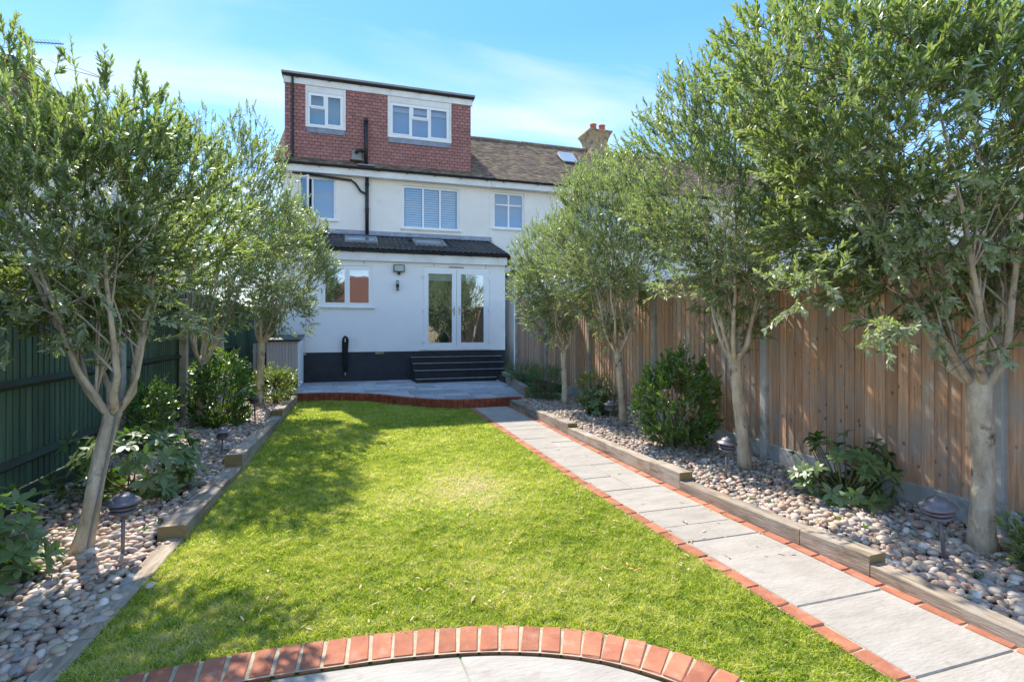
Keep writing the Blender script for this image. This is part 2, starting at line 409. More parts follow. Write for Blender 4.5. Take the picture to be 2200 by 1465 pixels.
# ------------------------------------------------------------------ layout curves (metres, garden axis = Y)
def XLawn(y): return np.interp(y, [1.0, 2.95, 4.49, 6.3, 10.7, 12], [-1.38, -1.31, -1.25, -1.22, -1.19, -1.18])
def XPL(y): return np.interp(y, [1.7, 2.4, 3.3, 5, 10], [2.49, 2.46, 2.40, 2.33, 2.27])
def XPR(y): return np.interp(y, [1.7, 2.4, 3.6, 5.5, 10], [3.18, 3.12, 3.04, 2.98, 2.95])
def XFR(y): return 4.36 + .027 * (14.3 - y)      # right fence face
XFL = -2.78                                      # left fence face
_pf = [(-1.9, 11.98), (-1.55, 11.98), (-1.1, 11.97), (-.6, 11.92), (-.1, 11.74), (.37, 11.42), (.8, 10.95), (1.24, 10.47), (1.65, 10.16), (2.1, 10.03), (2.6, 10.03), (3.4, 10.1)]
def cat_rom(pts, m=10):
    P = [Vector((*p, 0)) for p in pts]; P = [P[0] * 2 - P[1]] + P + [P[-1] * 2 - P[-2]]; o = []
    for i in range(1, len(P) - 2):
        for k in range(m):
            t = k / m
            q = .5 * ((2 * P[i]) + (P[i + 1] - P[i - 1]) * t + (2 * P[i - 1] - 5 * P[i] + 4 * P[i + 1] - P[i + 2]) * t * t + (3 * P[i] - 3 * P[i + 1] + P[i + 2] - P[i - 1]) * t ** 3)
            o.append((q.x, q.y))
    o.append((P[-2].x, P[-2].y)); return o
PF = cat_rom(_pf, 8)
PFx = np.array([p[0] for p in PF]); PFy = np.array([p[1] for p in PF])
def YPatio(x): return np.interp(x, PFx, PFy)
ARC = cat_rom([(-1.75, 2.60), (-1.38, 2.74), (-.97, 2.81), (-.55, 2.835), (-.12, 2.82), (.33, 2.775), (.80, 2.67), (1.22, 2.48), (1.52, 2.23), (1.70, 1.97), (1.80, 1.62), (1.83, 1.2)], 10)
ARCx = np.array([p[0] for p in ARC]); ARCy = np.array([p[1] for p in ARC])
def YArc(x): return np.where(x < 1.83, np.interp(x, ARCx, ARCy), 0.0)
def resample(poly, step):
    P = np.array(poly); d = np.r_[0, np.cumsum(np.hypot(*np.diff(P, axis=0).T))]
    n = int(d[-1] / step); s = np.arange(n + 1) * step
    return np.c_[np.interp(s, d, P[:, 0]), np.interp(s, d, P[:, 1])]

# ------------------------------------------------------------------ ground sheets
g = MB(); g.box(-150, 150, -80, 260, -.6, -.05); g.obj('ground', M['ground']); props(bpy.data.objects['ground'], kind='structure')
xs = np.linspace(-1.36, 3.0, 24)
ys = np.linspace(1.2, 10.05, 60)
v = [( .5 * 0 + (XLawn(y) + (XPL(y) - XLawn(y)) * u), y, 0.0) for y in ys for u in np.linspace(0, 1, 24)]
f = [(j * 24 + i, j * 24 + i + 1, (j + 1) * 24 + i + 1, (j + 1) * 24 + i) for j in range(59) for i in range(23)]
# far part of the lawn runs up to the patio's curved edge
lb = MB(); lb.add(v, f)
xx = np.linspace(-1.2, 2.3, 40)
lb.add([(x, 10.0, 0.0) for x in xx] + [(x, float(YPatio(x)) + .02, 0.0) for x in xx], [(i, i + 1, 41 + i, 40 + i) for i in range(39)])
lawn = lb.obj('lawn', M['turf']); props(lawn, kind='structure')

# ------------------------------------------------------------------ grass blades (nobody could count them)
def grass():
    parts = [(1.2, 4.3, 26000, .0028, .027, 2), (4.3, 6.8, 14000, .0042, .027, 1), (6.8, 12.1, 7500, .0065, .027, 1)]
    VV, TT, CC = [], [], []; off = 0
    for y0, y1, dens, w, h, seg in parts:
        n = int(dens * 3.8 * (y1 - y0))
        x = rng.uniform(-1.4, 2.45, n); y = rng.uniform(y0, y1, n)
        jit = rng.normal(0, .012, n)
        keep = (x > XLawn(y) - .01 + jit * .8) & (x < XPL(y) - .112 + np.abs(jit) * .6) & (y < YPatio(x) - .005) & (y > YArc(x) - .012 + jit * .6)
        # clear of the view: behind the lower frame edge there is nothing to see
        x, y = x[keep], y[keep]; n = len(x)
        patch = np.array([noise.noise(Vector((a * 1.1, b * 1.1, 3.0))) for a, b in zip(x[::40], y[::40])])
        patch = np.repeat(patch, 40)[:n]
        # evaluate clump noise through sums of sines (cheap, non repeating enough)
        def sn(s, p): return (np.sin(x * s + p + 1.7 * np.sin(y * s * .7 + p)) + np.sin(y * s * 1.13 - p + 1.3 * np.sin(x * s * .6))) * .5
        c = .22 * sn(2.3, .4) + .2 * sn(5.1, 2.2) + .3 * sn(13, 4) + .4 * sn(31, 1.1) + .3 * sn(57, 3)
        dry = np.exp(-(((x - 1.15) / .45) ** 2 + ((y - 5.1) / .75) ** 2)) * .6 + np.exp(-(((x - .35) / .3) ** 2 + ((y - 4.9) / .35) ** 2)) * .25 \
            + np.exp(-(((x + .9) / .35) ** 2 + ((y - 3.1) / .3) ** 2)) * .3 + np.exp(-(((x + 1.1) / .15) ** 2 + ((y - 5) / 3.) ** 2)) * .16 + np.exp(-(((x - 1.0) / .3) ** 2 + ((y - 3.3) / .3) ** 2)) * .2
        drop = rng.uniform(0, 1, n) < (.35 * dry + .25 * (c < -.35))
        k = ~drop; x, y, c, dry = x[k], y[k], c[k], dry[k]; n = len(x)
        tint = np.clip(.40 + .30 * c + dry * .8 + rng.normal(0, .2, n) + (rng.uniform(0, 1, n) < .055) * .45, 0, 1)
        hh = h * (rng.uniform(.45, 1.25, n)) * (1 + .45 * c) * (1 - .5 * dry)
        ww = w * rng.uniform(.7, 1.3, n)
        a = rng.uniform(0, 2 * np.pi, n); lean = rng.uniform(.3, 1.9, n) * hh
        la = rng.uniform(0, 2 * np.pi, n)
        ca, sa = np.cos(a) * ww, np.sin(a) * ww; lx, ly = np.cos(la) * lean, np.sin(la) * lean
        z = np.zeros(n)
        if seg == 2:
            P = np.stack([np.c_[x - ca, y - sa, z], np.c_[x + ca, y + sa, z],
                          np.c_[x - ca * .8 + lx * .3, y - sa * .8 + ly * .3, hh * .6], np.c_[x + ca * .8 + lx * .3, y + sa * .8 + ly * .3, hh * .6],
                          np.c_[x + lx, y + ly, hh]], 1)
            t = np.array([[0, 1, 3], [0, 3, 2], [2, 3, 4]])
        else:
            P = np.stack([np.c_[x - ca, y - sa, z], np.c_[x + ca, y + sa, z], np.c_[x + lx, y + ly, hh]], 1)
            t = np.array([[0, 1, 2]])
        m = P.shape[1]
        T = (off + np.arange(n)[:, None, None] * m + t[None]).reshape(-1, 3)
        VV.append(P.reshape(-1, 3)); TT.append(T); CC.append(np.repeat(tint, m)); off += n * m
    me = np_mesh('grass', np.concatenate(VV), np.concatenate(TT), M['grass'], np.concatenate(CC))
    o = link('grass', me); props(o, 'short sunlit lawn grass between the timber edging and the paved path', 'grass', kind='stuff')
grass()

# ------------------------------------------------------------------ near patio with curved brick edge
def slab_obj(parent, poly, z0, z1, mat, name='paving_slab'):
    """polygon slab with a slightly inset, chamfered top and its own origin"""
    P = [Vector((a, b)) for a, b in poly]
    c = sum(P, Vector((0, 0))) / len(P); n = len(P)
    lift = random.uniform(-.0025, .0025)
    vs = [(p.x - c.x, p.y - c.y, z0) for p in P] + [(p.x - c.x, p.y - c.y, z1 - .006 + lift) for p in P]
    ins = []
    for p in P:
        d = (c - p); d = d.normalized() if d.length > 0 else d
        q = p + d * .008
        ins.append((q.x - c.x, q.y - c.y, z1 + lift))
    vs += ins
    fs = [tuple(reversed(range(n)))] + [(k, (k + 1) % n, n + (k + 1) % n, n + k) for k in range(n)] + \
         [(n + k, n + (k + 1) % n, 2 * n + (k + 1) % n, 2 * n + k) for k in range(n)] + [tuple(range(2 * n, 3 * n))]
    mb = MB(); mb.add(vs, fs)
    return mb.obj(name, mat, parent, loc=(c.x, c.y, 0))
BR = {}
def brick_mesh(key, l, w, h, mat, c=.006):
    if key not in BR:
        BR[key] = []
        for i in range(5):
            mb = MB(); vs, fs = cbox(-w / 2, w / 2, -l / 2, l / 2, 0, h, c)
            vs = [(a + random.uniform(-.003, .003), b + random.uniform(-.003, .003), z + (random.uniform(-.0015, .0015) if z > 0 else 0)) for a, b, z in vs]
            mb.add(vs, fs, random.random()); BR[key].append(mb.mesh('brick', mat))
    return random.choice(BR[key])
near = thing('near_patio', 'pale paved circle edged by a curved row of red bricks nearest the camera', 'patio'); 
near['kind'] = 'structure'
del near['category']
ctr = resample(ARC, .1135)
for i in range(1, len(ctr) - 1):
    t = Vector(ctr[i + 1] - ctr[i - 1]).normalized(); nrm = Vector((t.y, -t.x))   # inward (towards camera)
    p = Vector(ctr[i]) + nrm * .1075
    o = link('brick', brick_mesh('soldier', .213, .096, .045, M['brick']), near, loc=(p.x, p.y, -.02 + random.uniform(-.002, .002)),
             rot=(random.uniform(-.012, .012), random.uniform(-.012, .012), math.atan2(t.y, t.x) + random.uniform(-.02, .02)))
# mortar bed under the bricks
mb = MB(); A = np.array(ARC); tt = np.gradient(A, axis=0); tt /= np.hypot(*tt.T)[:, None]; nn = np.c_[tt[:, 1], -tt[:, 0]]
o_, i_ = A - nn * (-.004), A + nn * .222
nA = len(A)
mb.add([(x, y, .019) for x, y in o_] + [(x, y, .019) for x, y in i_], [(k, nA + k, nA + k + 1, k + 1) for k in range(nA - 1)])
mb.obj('mortar_bed', M['mortar'], near)
inner = [tuple(p) for p in (A + nn * .226)]
mb = MB(); mb.add([(-1.9, -1.5, -.006), (1.62, -1.5, -.006)] + [(x, y, -.006) for x, y in reversed(inner)], [tuple(range(len(inner) + 2))])
mb.obj('joint_filler', M['mortar'], near)
def clip(poly, a, b):
    """keep what lies left of a->b"""
    o = []
    def side(p): return (b[0] - a[0]) * (p[1] - a[1]) - (b[1] - a[1]) * (p[0] - a[0])
    for i in range(len(poly)):
        p, q = poly[i], poly[(i + 1) % len(poly)]; sp, sq = side(p), side(q)
        if sp >= 0: o.append(p)
        if (sp >= 0) != (sq >= 0):
            u = sp / (sp - sq); o.append((p[0] + (q[0] - p[0]) * u, p[1] + (q[1] - p[1]) * u))
    return o
inn = inner[::4] + [inner[-1]]
def near_slab(poly):
    for k in range(len(inn) - 1):
        if not poly: return
        poly = clip(poly, inn[k + 1], inn[k])
    if poly and len(poly) > 2:
        ar = abs(sum(poly[i][0] * poly[(i + 1) % len(poly)][1] - poly[(i + 1) % len(poly)][0] * poly[i][1] for i in range(len(poly)))) / 2
        if ar > .004: slab_obj(near, poly, -.04, .004, M['slab'])
J = .006
for x0, x1 in ((-1.7, -1.02), (-1.02, -.32), (-.32, .56), (.56, 1.62)):
    cut = [0.2, 1.0, 1.75, 2.9] if x0 < -.3 else [.2, 1.15, 2.9]
    for y0, y1 in zip(cut[:-1], cut[1:]):
        a = 0.06 * (y1 - y0)
        near_slab([(x0 + J, y0 + J), (x1 - J, y0 + J), (x1 - J - .08 * (y1 > 2), y1 - J), (x0 + J - .08 * (y1 > 2 and x0 > -1.6), y1 - J)])

# ------------------------------------------------------------------ path with brick edging
path = props(thing('garden_path', 'straight pale stone path edged in red brick along the right side of the lawn', None), kind='structure')
pb = MB(); yy = np.linspace(.2, 10.02, 40)
pb.add([(float(XPL(y)) - .108, y, .011) for y in yy] + [(float(XPR(y)) + .075, y, .011) for y in yy], [(k, 40 + k, 41 + k, k + 1) for k in range(39)])
pb.obj('mortar_bed', M['mortar'], path)
def pslab(y0, y1, u0=0., u1=1., sk=0.):
    a = lambda y, u: float(XPL(y) + (XPR(y) - XPL(y)) * u)
    g_ = .0035
    poly = [(a(y0, u0) + g_, y0 + g_ + sk), (a(y0, u1) - g_, y0 + g_ - sk), (a(y1, u1) - g_, y1 - g_ - sk), (a(y1, u0) + g_, y1 - g_ + sk)]
    slab_obj(path, poly, -.03, .018, M['slab'])
pslab(.5, 1.05); pslab(1.05, 1.72); pslab(1.72, 2.36); 
pslab(2.36, 3.3, 0, 1, 0)
pslab(3.3, 3.6, 0, .52); pslab(3.3, 3.6, .52, 1); pslab(3.6, 3.96); pslab(3.96, 4.56)
pslab(4.56, 4.99, 0, .5); pslab(4.99, 5.48, 0, .5); pslab(4.56, 5.48, .5, 1); pslab(5.48, 6.4)
pslab(6.4, 7.0, 0, .5); pslab(6.4, 6.7, .5, 1); pslab(6.7, 7.0, .5, 1); pslab(7.0, 7.65); pslab(7.65, 7.95); pslab(7.95, 8.45)
pslab(8.45, 9.05, 0, .55); pslab(8.45, 9.05, .55, 1); pslab(9.05, 9.6); pslab(9.6, 10.0, 0, .4); pslab(9.6, 10.0, .4, 1)
for side in (0, 1):
    y = .4
    while y < 9.95:
        L = .215; ym = y + L / 2
        fx = (lambda q: float(XPL(q)) - .056) if side == 0 else (lambda q: float(XPR(q)) + .047)
        an = math.atan2(fx(y) - fx(y + L), L)
        link('brick', brick_mesh('stretch%d' % side, .212, .1 if side == 0 else .075, .05, M['brick']), path, loc=(fx(ym) + random.uniform(-.003, .003), ym, -.03 + random.uniform(-.003, .003)),
             rot=(random.uniform(-.01, .01), random.uniform(-.02, .02), an + random.uniform(-.012, .012)))
        y += .2225

# ------------------------------------------------------------------ far patio (raised)
patio = props(thing('raised_patio', 'raised grey stone patio with a wavy red brick front edge before the house', None), kind='structure')
PZ = .17
mb = MB(); xs = np.linspace(-2.8, 4.35, 60)
fy = lambda x: float(YPatio(x)) + .1
bt = [(x, fy(x), PZ - .012) for x in xs] + [(x, 14.4, PZ - .012) for x in xs]
mb.add(bt, [(k, k + 1, 61 + k, 60 + k) for k in range(59)]); mb.obj('joint_filler', M['concrete'], patio)
random.seed(21)
rows = [10.2, 10.75, 11.2, 11.85, 12.3, 12.9, 13.35, 13.85, 14.35]
for r0, r1 in zip(rows[:-1], rows[1:]):
    x = -2.6 + random.uniform(-.3, 0)
    while x < 4.3:
        w = random.choice([.45, .6, .75, .9]); x1 = min(x + w, 4.35)
        lox = np.linspace(x + .006, x1 - .006, 8)
        bot = [(q, max(r0 + .006, float(YPatio(q)) + .09)) for q in lox]
        bot = [b for b in bot if b[1] < r1 - .03]
        if len(bot) > 2:
            slab_obj(patio, bot + [(bot[-1][0], r1 - .006), (bot[0][0], r1 - .006)], PZ - .03, PZ, M['slabgrey'])
        x = x1
fr = resample([p for p in PF if p[0] > -1.6], .113)
for i in range(1, len(fr) - 1):
    t = Vector(fr[i + 1] - fr[i - 1]).normalized(); nrm = Vector((-t.y, t.x))
    p = Vector(fr[i]) + nrm * .055
    link('brick', brick_mesh('edge', .104, .105, .068, M['brick'] if False else M['brickdark'], .004), patio, loc=(p.x, p.y, PZ - .058), rot=(0, 0, math.atan2(t.y, t.x)))
    link('brick', brick_mesh('riser', .1, .103, .15, M['brickdark'], .003), patio, loc=(p.x + nrm.x * .008, p.y + nrm.y * .008, -.04), rot=(0, 0, math.atan2(t.y, t.x)))
mb = MB(); fa = np.array(PF)
mb.add([(x, y + .075, -.05) for x, y in fa] + [(x, y + .075, PZ - .02) for x, y in fa], [(k, k + 1, len(fa) + k + 1, len(fa) + k) for k in range(len(fa) - 1)])
mb.obj('mortar_bed', M['mortar'], patio)

# ------------------------------------------------------------------ timber sleepers
def sleeper(parent, p0, p1, z0, z1, w, zb=-.12, side=1):
    """squared timber from p0 to p1 (front top edge), top heights z0 -> z1, width w to the side"""
    a, b = Vector(p0), Vector(p1); d = (b - a); L = d.length; ang = math.atan2(d.y, d.x) - math.pi / 2
    n = max(2, int(L / .25)); vs = []; c = .007
    for i in range(n + 1):
        t = i / n; y = L * t; zt = z0 + (z1 - z0) * t + random.uniform(-.002, .002); e = random.uniform(-.003, .003)
        s = side
        vs += [(e, y, zb), (e, y, zt - c), (s * c + e, y, zt), (s * (w - c), y, zt + random.uniform(-.002, .002)), (s * w, y, zt - c), (s * w, y, zb)]
    fs = []
    for i in range(n):
        for k in range(5):
            q = i * 6 + k; fs.append((q, q + 1, q + 7, q + 6) if side < 0 else (q, q + 6, q + 7, q + 1))
    fs += [tuple(range(6)), tuple(n * 6 + k for k in reversed(range(6)))]
    mb = MB(); mb.add(vs, fs)
    o = mb.obj('sleeper', M['sleeper'], parent, loc=(a.x, a.y, 0), rot=(0, 0, ang))
    o.data.materials.append(M['endgrain'])
    o.data.polygons[len(fs) - 1].material_index = 1; o.data.polygons[len(fs) - 2].material_index = 1
    return o
rs = thing('sleeper_edging', 'stepped grey timber sleepers holding the pebble bed beside the paved path', 'timber edging')
def xr(y): return float(XPR(y)) + .09
for (ya, yb, za, zb_) in [(.6, 2.50, .075, .10), (2.50, 3.02, .155, .135), (3.02, 4.40, .135, .10), (4.40, 4.92, .18, .165), (4.92, 7.10, .165, .125), (7.10, 7.6, .185, .175), (7.6, 9.0, .175, .15), (9.0, 10.6, .15, .12)]:
    sleeper(rs, (xr(ya + .003), ya + .003), (xr(yb - .003), yb - .003), za, zb_, .125 if yb - ya > .7 else .155)
ls = thing('sleeper_edging', 'stepped dark timber sleepers holding the pebble bed beside the green fence side of lawn', 'timber edging')
for (ya, yb, za, zb_) in [(.8, 3.2, .012, .02), (3.2, 4.50, .02, .026), (4.51, 6.46, .12, .06), (6.47, 8.1, .19, .13), (8.1, 9.64, .13, .10), (9.65, 10.9, .19, .17), (10.9, 11.95, .17, .16)]:
    sleeper(ls, (float(XLawn(ya)), ya + .002), (float(XLawn(yb)), yb - .002), za, zb_, .185 if ya > 4.4 else .14, side=-1)
ps = thing('planter_edging', 'low timber sleepers edging the shrub bed beside the black steps', 'timber edging')
sleeper(ps, (3.40, 10.15), (3.60, 11.7), .36, .38, .12, zb=.0)
sleeper(ps, (3.605, 11.72), (3.80, 13.3), .40, .42, .12, zb=.0)
# ------------------------------------------------------------------ soil under the beds
def zL(y): return np.interp(y, [1, 4.4, 4.6, 6.4, 6.6, 9.6, 9.8, 12], [-.015, .0, .03, .04, .07, .08, .10, .12])
def zR(y): return np.interp(y, [1, 2.5, 3.0, 4.4, 7, 10.5], [.05, .055, .085, .09, .11, .12])
def bed_sheet(name, x0f, x1f, zf, y0, y1):
    mb = MB(); ysn = np.linspace(y0, y1, 60)
    mb.add([(x0f(y), y, float(zf(y)) - .02) for y in ysn] + [(x1f(y), y, float(zf(y)) - .02) for y in ysn], [(k, 60 + k, 61 + k, k + 1) for k in range(59)])
    o = mb.obj(name, M['soil']); props(o, kind='structure'); return o
bedL = bed_sheet('pebble_bed', lambda y: XFL - .1, lambda y: float(XLawn(y)) - .15, zL, .5, 12.6)
bedR = bed_sheet('pebble_bed', lambda y: xr(y) + .11, lambda y: float(XFR(y)) + .05, zR, .5, 10.6)
mb = MB(); mb.box(3.72, 4.42, 10.6, 13.3, .0, .33); o = mb.obj('planting_soil', M['soil']); props(o, kind='structure')

# ------------------------------------------------------------------ pebbles
def ico(sub):
    t = (1 + 5 ** .5) / 2
    v = [(-1, t, 0), (1, t, 0), (-1, -t, 0), (1, -t, 0), (0, -1, t), (0, 1, t), (0, -1, -t), (0, 1, -t), (t, 0, -1), (t, 0, 1), (-t, 0, -1), (-t, 0, 1)]
    f = [(0, 11, 5), (0, 5, 1), (0, 1, 7), (0, 7, 10), (0, 10, 11), (1, 5, 9), (5, 11, 4), (11, 10, 2), (10, 7, 6), (7, 1, 8), (3, 9, 4), (3, 4, 2), (3, 2, 6), (3, 6, 8), (3, 8, 9), (4, 9, 5), (2, 4, 11), (6, 2, 10), (8, 6, 7), (9, 8, 1)]
    v = [np.array(p) / np.linalg.norm(p) for p in v]
    for _ in range(sub):
        c = {}; nf = []
        def mid(a, b):
            k = (min(a, b), max(a, b))
            if k not in c: q = v[a] + v[b]; v.append(q / np.linalg.norm(q)); c[k] = len(v) - 1
            return c[k]
        for a, b, d in f:
            x, y, z = mid(a, b), mid(b, d), mid(d, a); nf += [(a, x, z), (b, y, x), (d, z, y), (x, y, z)]
        f = nf
    return np.array(v), np.array(f)
I0, I1, I2 = ico(0), ico(1), ico(2)
def pebbles(parent, x0f, x1f, zf, y0, y1, seed):
    r = np.random.default_rng(seed); pts = []
    for layer, (cell, dz, pr) in enumerate([(.047, .0, 1.), (.058, .019, .75)]):
        y = y0
        while y < y1:
            a, b = x0f(y), x1f(y)
            xs = np.arange(a, b, cell); n = len(xs)
            xs = xs + r.uniform(-.45, .45, n) * cell; yy = y + r.uniform(-.45, .45, n) * cell
            k = r.uniform(0, 1, n) < pr
            pts += [(p, q, float(zf(q)) + dz + r.uniform(-.006, .008)) for p, q in zip(xs[k], yy[k]) if a - .01 < p < b + .01]
            y += cell
    P = np.array(pts); n = len(P)
    L = np.clip(np.exp(r.normal(math.log(.031), .27, n)), .016, .058); W = L * r.uniform(.62, .88, n); H = L * r.uniform(.42, .66, n)
    A = r.uniform(0, 2 * np.pi, n); tilt = r.normal(0, .28, n); tint = r.uniform(0, 1, n)
    dist = np.hypot(P[:, 0], P[:, 1]); order = np.argsort(dist)
    vis = P[:, 0] / np.maximum(P[:, 1], .1)
    ang = np.abs(np.arctan2(P[:, 0], P[:, 1]) - YAW) < R(46)
    seen = ang & (P[:, 2] > zf(P[:, 1]) + .01)
    # drop near ones below the frame
    dep = P[:, 0] * math.sin(YAW) + P[:, 1] * math.cos(YAW)
    seen &= dep > 2.15
    keep = dep > 1.2
    near_ids = set([i for i in order if seen[i]][:150])
    X = r.normal(0, .07, (n, 3))
    VV, TT, CC = [], [], []; off = 0
    def shape(i, I):
        v = I[0].copy(); b = 1 + .1 * np.sin(3 * v[:, 0] + X[i, 0] * 40) * np.cos(2 * v[:, 1] + X[i, 1] * 30)
        v = v * b[:, None] * np.array([L[i], W[i], H[i]])
        ct, st = math.cos(tilt[i]), math.sin(tilt[i]); v = np.c_[v[:, 0] * ct - v[:, 2] * st, v[:, 1], v[:, 0] * st + v[:, 2] * ct]
        ca, sa = math.cos(A[i]), math.sin(A[i]); return np.c_[v[:, 0] * ca - v[:, 1] * sa, v[:, 0] * sa + v[:, 1] * ca, v[:, 2]]
    for i in range(n):
        if i in near_ids:
            I = I1
            me = np_mesh('pebble', shape(i, I), I[1], M['pebble'], np.full(len(I[0]), tint[i]), True)
            link('pebble', me, parent, loc=P[i]); continue
        if not keep[i]: continue
        I = I1 if dist[i] < 5.2 else I0
        VV.append(shape(i, I) + P[i]); TT.append(I[1] + off); CC.append(np.full(len(I[0]), tint[i])); off += len(I[0])
    me = np_mesh('pebbles', np.concatenate(VV), np.concatenate(TT), M['pebble'], np.concatenate(CC), True)
    o = link('pebbles', me, parent); props(o, kind='stuff')
pebbles(bedL, lambda y: XFL + .03, lambda y: float(XLawn(y)) - (.20 if y > 4.45 else .08 + .04 * math.sin(y * 5)), zL, 1.6, 11.9, 3)
pebbles(bedR, lambda y: xr(y) + .15, lambda y: float(XFR(y)) - .04, zR, 1.0, 10.4, 4)
for (x, y, s, tn) in [(-1.22, 3.72, .036, .7), (-1.33, 3.42, .036, .62), (-1.40, 3.33, .03, .9), (-1.42, 3.12, .04, .8), (-1.45, 3.86, .034, .42), (-1.52, 2.98, .037, .3)]:
    me = np_mesh('pebble', I1[0] * np.array([s, s * .75, s * .5]), I1[1], M['pebble'], np.full(len(I1[0]), tn), True)
    link('pebble', me, bedL, loc=(x, y, .03), rot=(0, 0, x * 40))

# ------------------------------------------------------------------ fences
def post_mesh(h, w=.1, d=.1):
    mb = MB(); mb.box(-w / 2, w / 2, -d / 2, d / 2, -.1, h, .012)
    return mb.mesh('post', M['concrete'])
fr_ = thing('board_fence', 'tall brown featheredge timber fence with concrete posts behind the right pebble bed', 'fence')
bm_ = []
random.seed(5)
for i in range(8):
    mb = MB(); w = .112 + random.uniform(-.006, .008)
    # wedge section: thick edge 14 mm, thin edge 5 mm; local x = depth (towards garden is -x), y along
    h0 = 1.98 + random.uniform(-.004, .004); c = random.uniform(-.002, .002)
    vs = [(-.016, 0, 0), (0, 0, 0), (0, w, 0), (-.005, w, 0), (-.016 + c, 0, h0), (0, 0, h0), (0, w, h0), (-.005 + c, w, h0)]
    mb.add(vs, [(0, 1, 2, 3), (7, 6, 5, 4), (4, 5, 1, 0), (5, 6, 2, 1), (6, 7, 3, 2), (7, 4, 0, 3)], random.random())
    bm_.append(mb.mesh('board', M['board']))
posts_r = [.40, 2.62, 4.86, 7.08, 9.30, 11.52, 13.72]
slope_r = math.atan(.027)
for k, (a, b) in enumerate(zip(posts_r[:-1], posts_r[1:])):
    zb = [.27, .28, .30, .32, .34, .38][k]
    y = a + .05
    while y < b - .06:
        dy = y
        link('board', random.choice(bm_), fr_, loc=(float(XFR(dy)), dy, zb + random.uniform(-.004, .004)), rot=(random.uniform(-.004, .004), 0, slope_r + random.uniform(-.004, .004)))
        y += .1 + random.uniform(-.004, .005)
    mb = MB(); mb.box(-.02, .03, 0, b - a - .1, -.1, zb - .003, .006); mb.obj('gravel_board', M['concrete'], fr_, loc=(float(XFR(a + .05)), a + .05, 0), rot=(0, 0, slope_r))
    mb = MB(); mb.box(-.03, .03, 0, b - a - .1, 0, .03, .006); mb.obj('capping', M['board'], fr_, loc=(float(XFR(a + .05)), a + .05, zb + 1.99), rot=(0, 0, slope_r))
for y in posts_r:
    link('post', bpy.data.meshes.get('post') or post_mesh(2.36), fr_, loc=(float(XFR(y)) - .012, y, 0))
fl = thing('board_fence', 'tall dark green timber fence with exposed rails behind the left pebble bed', 'fence')
gm = []
for i in range(8):
    mb = MB(); w = .108 + random.uniform(-.006, .006); h0 = 2.02
    vs = [(0, 0, 0), (.016, 0, 0), (.005, w, 0), (0, w, 0), (0, 0, h0), (.016, 0, h0), (.005, w, h0), (0, w, h0)]
    mb.add(vs, [(3, 2, 1, 0), (4, 5, 6, 7), (0, 1, 5, 4), (1, 2, 6, 5), (2, 3, 7, 6), (3, 0, 4, 7)], random.random())
    gm.append(mb.mesh('board', M['green']))
posts_l = [.2, 2.5, 4.93, 7.38, 9.85, 12.3]
for k, (a, b) in enumerate(zip(posts_l, posts_l[1:] + [14.3])):
    y = a + .02
    while y < b - .02:
        link('board', random.choice(gm), fl, loc=(XFL - .06, y, .22 + random.uniform(-.006, .006)), rot=(random.uniform(-.004, .004), 0, 0))
        y += .093
    for z in (.46, 1.14, 1.96):
        mb = MB(); L = b - a
        mb.add([(0, 0, -.045), (.075, 0, 0), (0, 0, .045), (0, L, -.045), (.075, L, 0), (0, L, .045)], [(0, 1, 2), (5, 4, 3), (0, 3, 4, 1), (1, 4, 5, 2), (2, 5, 3, 0)])
        mb.obj('rail', M['greenrail'], fl, loc=(XFL - .044, a, z))
    mb = MB(); mb.box(-.035, .0, .0, b - a, 0, .21, .004); mb.obj('gravel_board', M['greenrail'], fl, loc=(XFL - .03, a, 0))
pm = MB(); pm.box(-.06, .06, -.055, .055, -.1, 2.1, .012); pmm = pm.mesh('concrete_post', M['concrete'])
for y in posts_l[1:]:
    link('post', pmm, fl, loc=(XFL + .03, y, 0))

# ------------------------------------------------------------------ house helpers
def wall(parent, x0, x1, z0, z1, y, holes, mat, depth=.22, name='wall', side_depth=None):
    """front wall in the plane Y=y with real openings and reveals; side and top returns close it"""
    xs = sorted({x0, x1, *[h[0] for h in holes], *[h[1] for h in holes]}); zs = sorted({z0, z1, *[h[2] for h in holes], *[h[3] for h in holes]})
    mb = MB()
    for xa, xb in zip(xs[:-1], xs[1:]):
        for za, zb in zip(zs[:-1], zs[1:]):
            cx, cz = (xa + xb) / 2, (za + zb) / 2
            if any(h[0] < cx < h[1] and h[2] < cz < h[3] for h in holes): continue
            mb.add([(xa, y, za), (xb, y, za), (xb, y, zb), (xa, y, zb)], [(0, 1, 2, 3)])
    for a, b, c, d in holes:
        e = y + depth
        mb.add([(a, y, c), (b, y, c), (b, e, c), (a, e, c)], [(0, 1, 2, 3)][::1]); mb.add([(a, y, d), (b, y, d), (b, e, d), (a, e, d)], [(3, 2, 1, 0)])
        mb.add([(a, y, c), (a, e, c), (a, e, d), (a, y, d)], [(0, 1, 2, 3)]); mb.add([(b, y, c), (b, e, c), (b, e, d), (b, y, d)], [(3, 2, 1, 0)])
    sd_ = side_depth or 3.0
    mb.add([(x0, y, z0), (x0, y + sd_, z0), (x0, y + sd_, z1), (x0, y, z1)], [(3, 2, 1, 0)])
    mb.add([(x1, y, z0), (x1, y + sd_, z0), (x1, y + sd_, z1), (x1, y, z1)], [(0, 1, 2, 3)])
    mb.add([(x0, y, z1), (x1, y, z1), (x1, y + sd_, z1), (x0, y + sd_, z1)], [(0, 1, 2, 3)])
    return mb.obj(name, mat, parent)
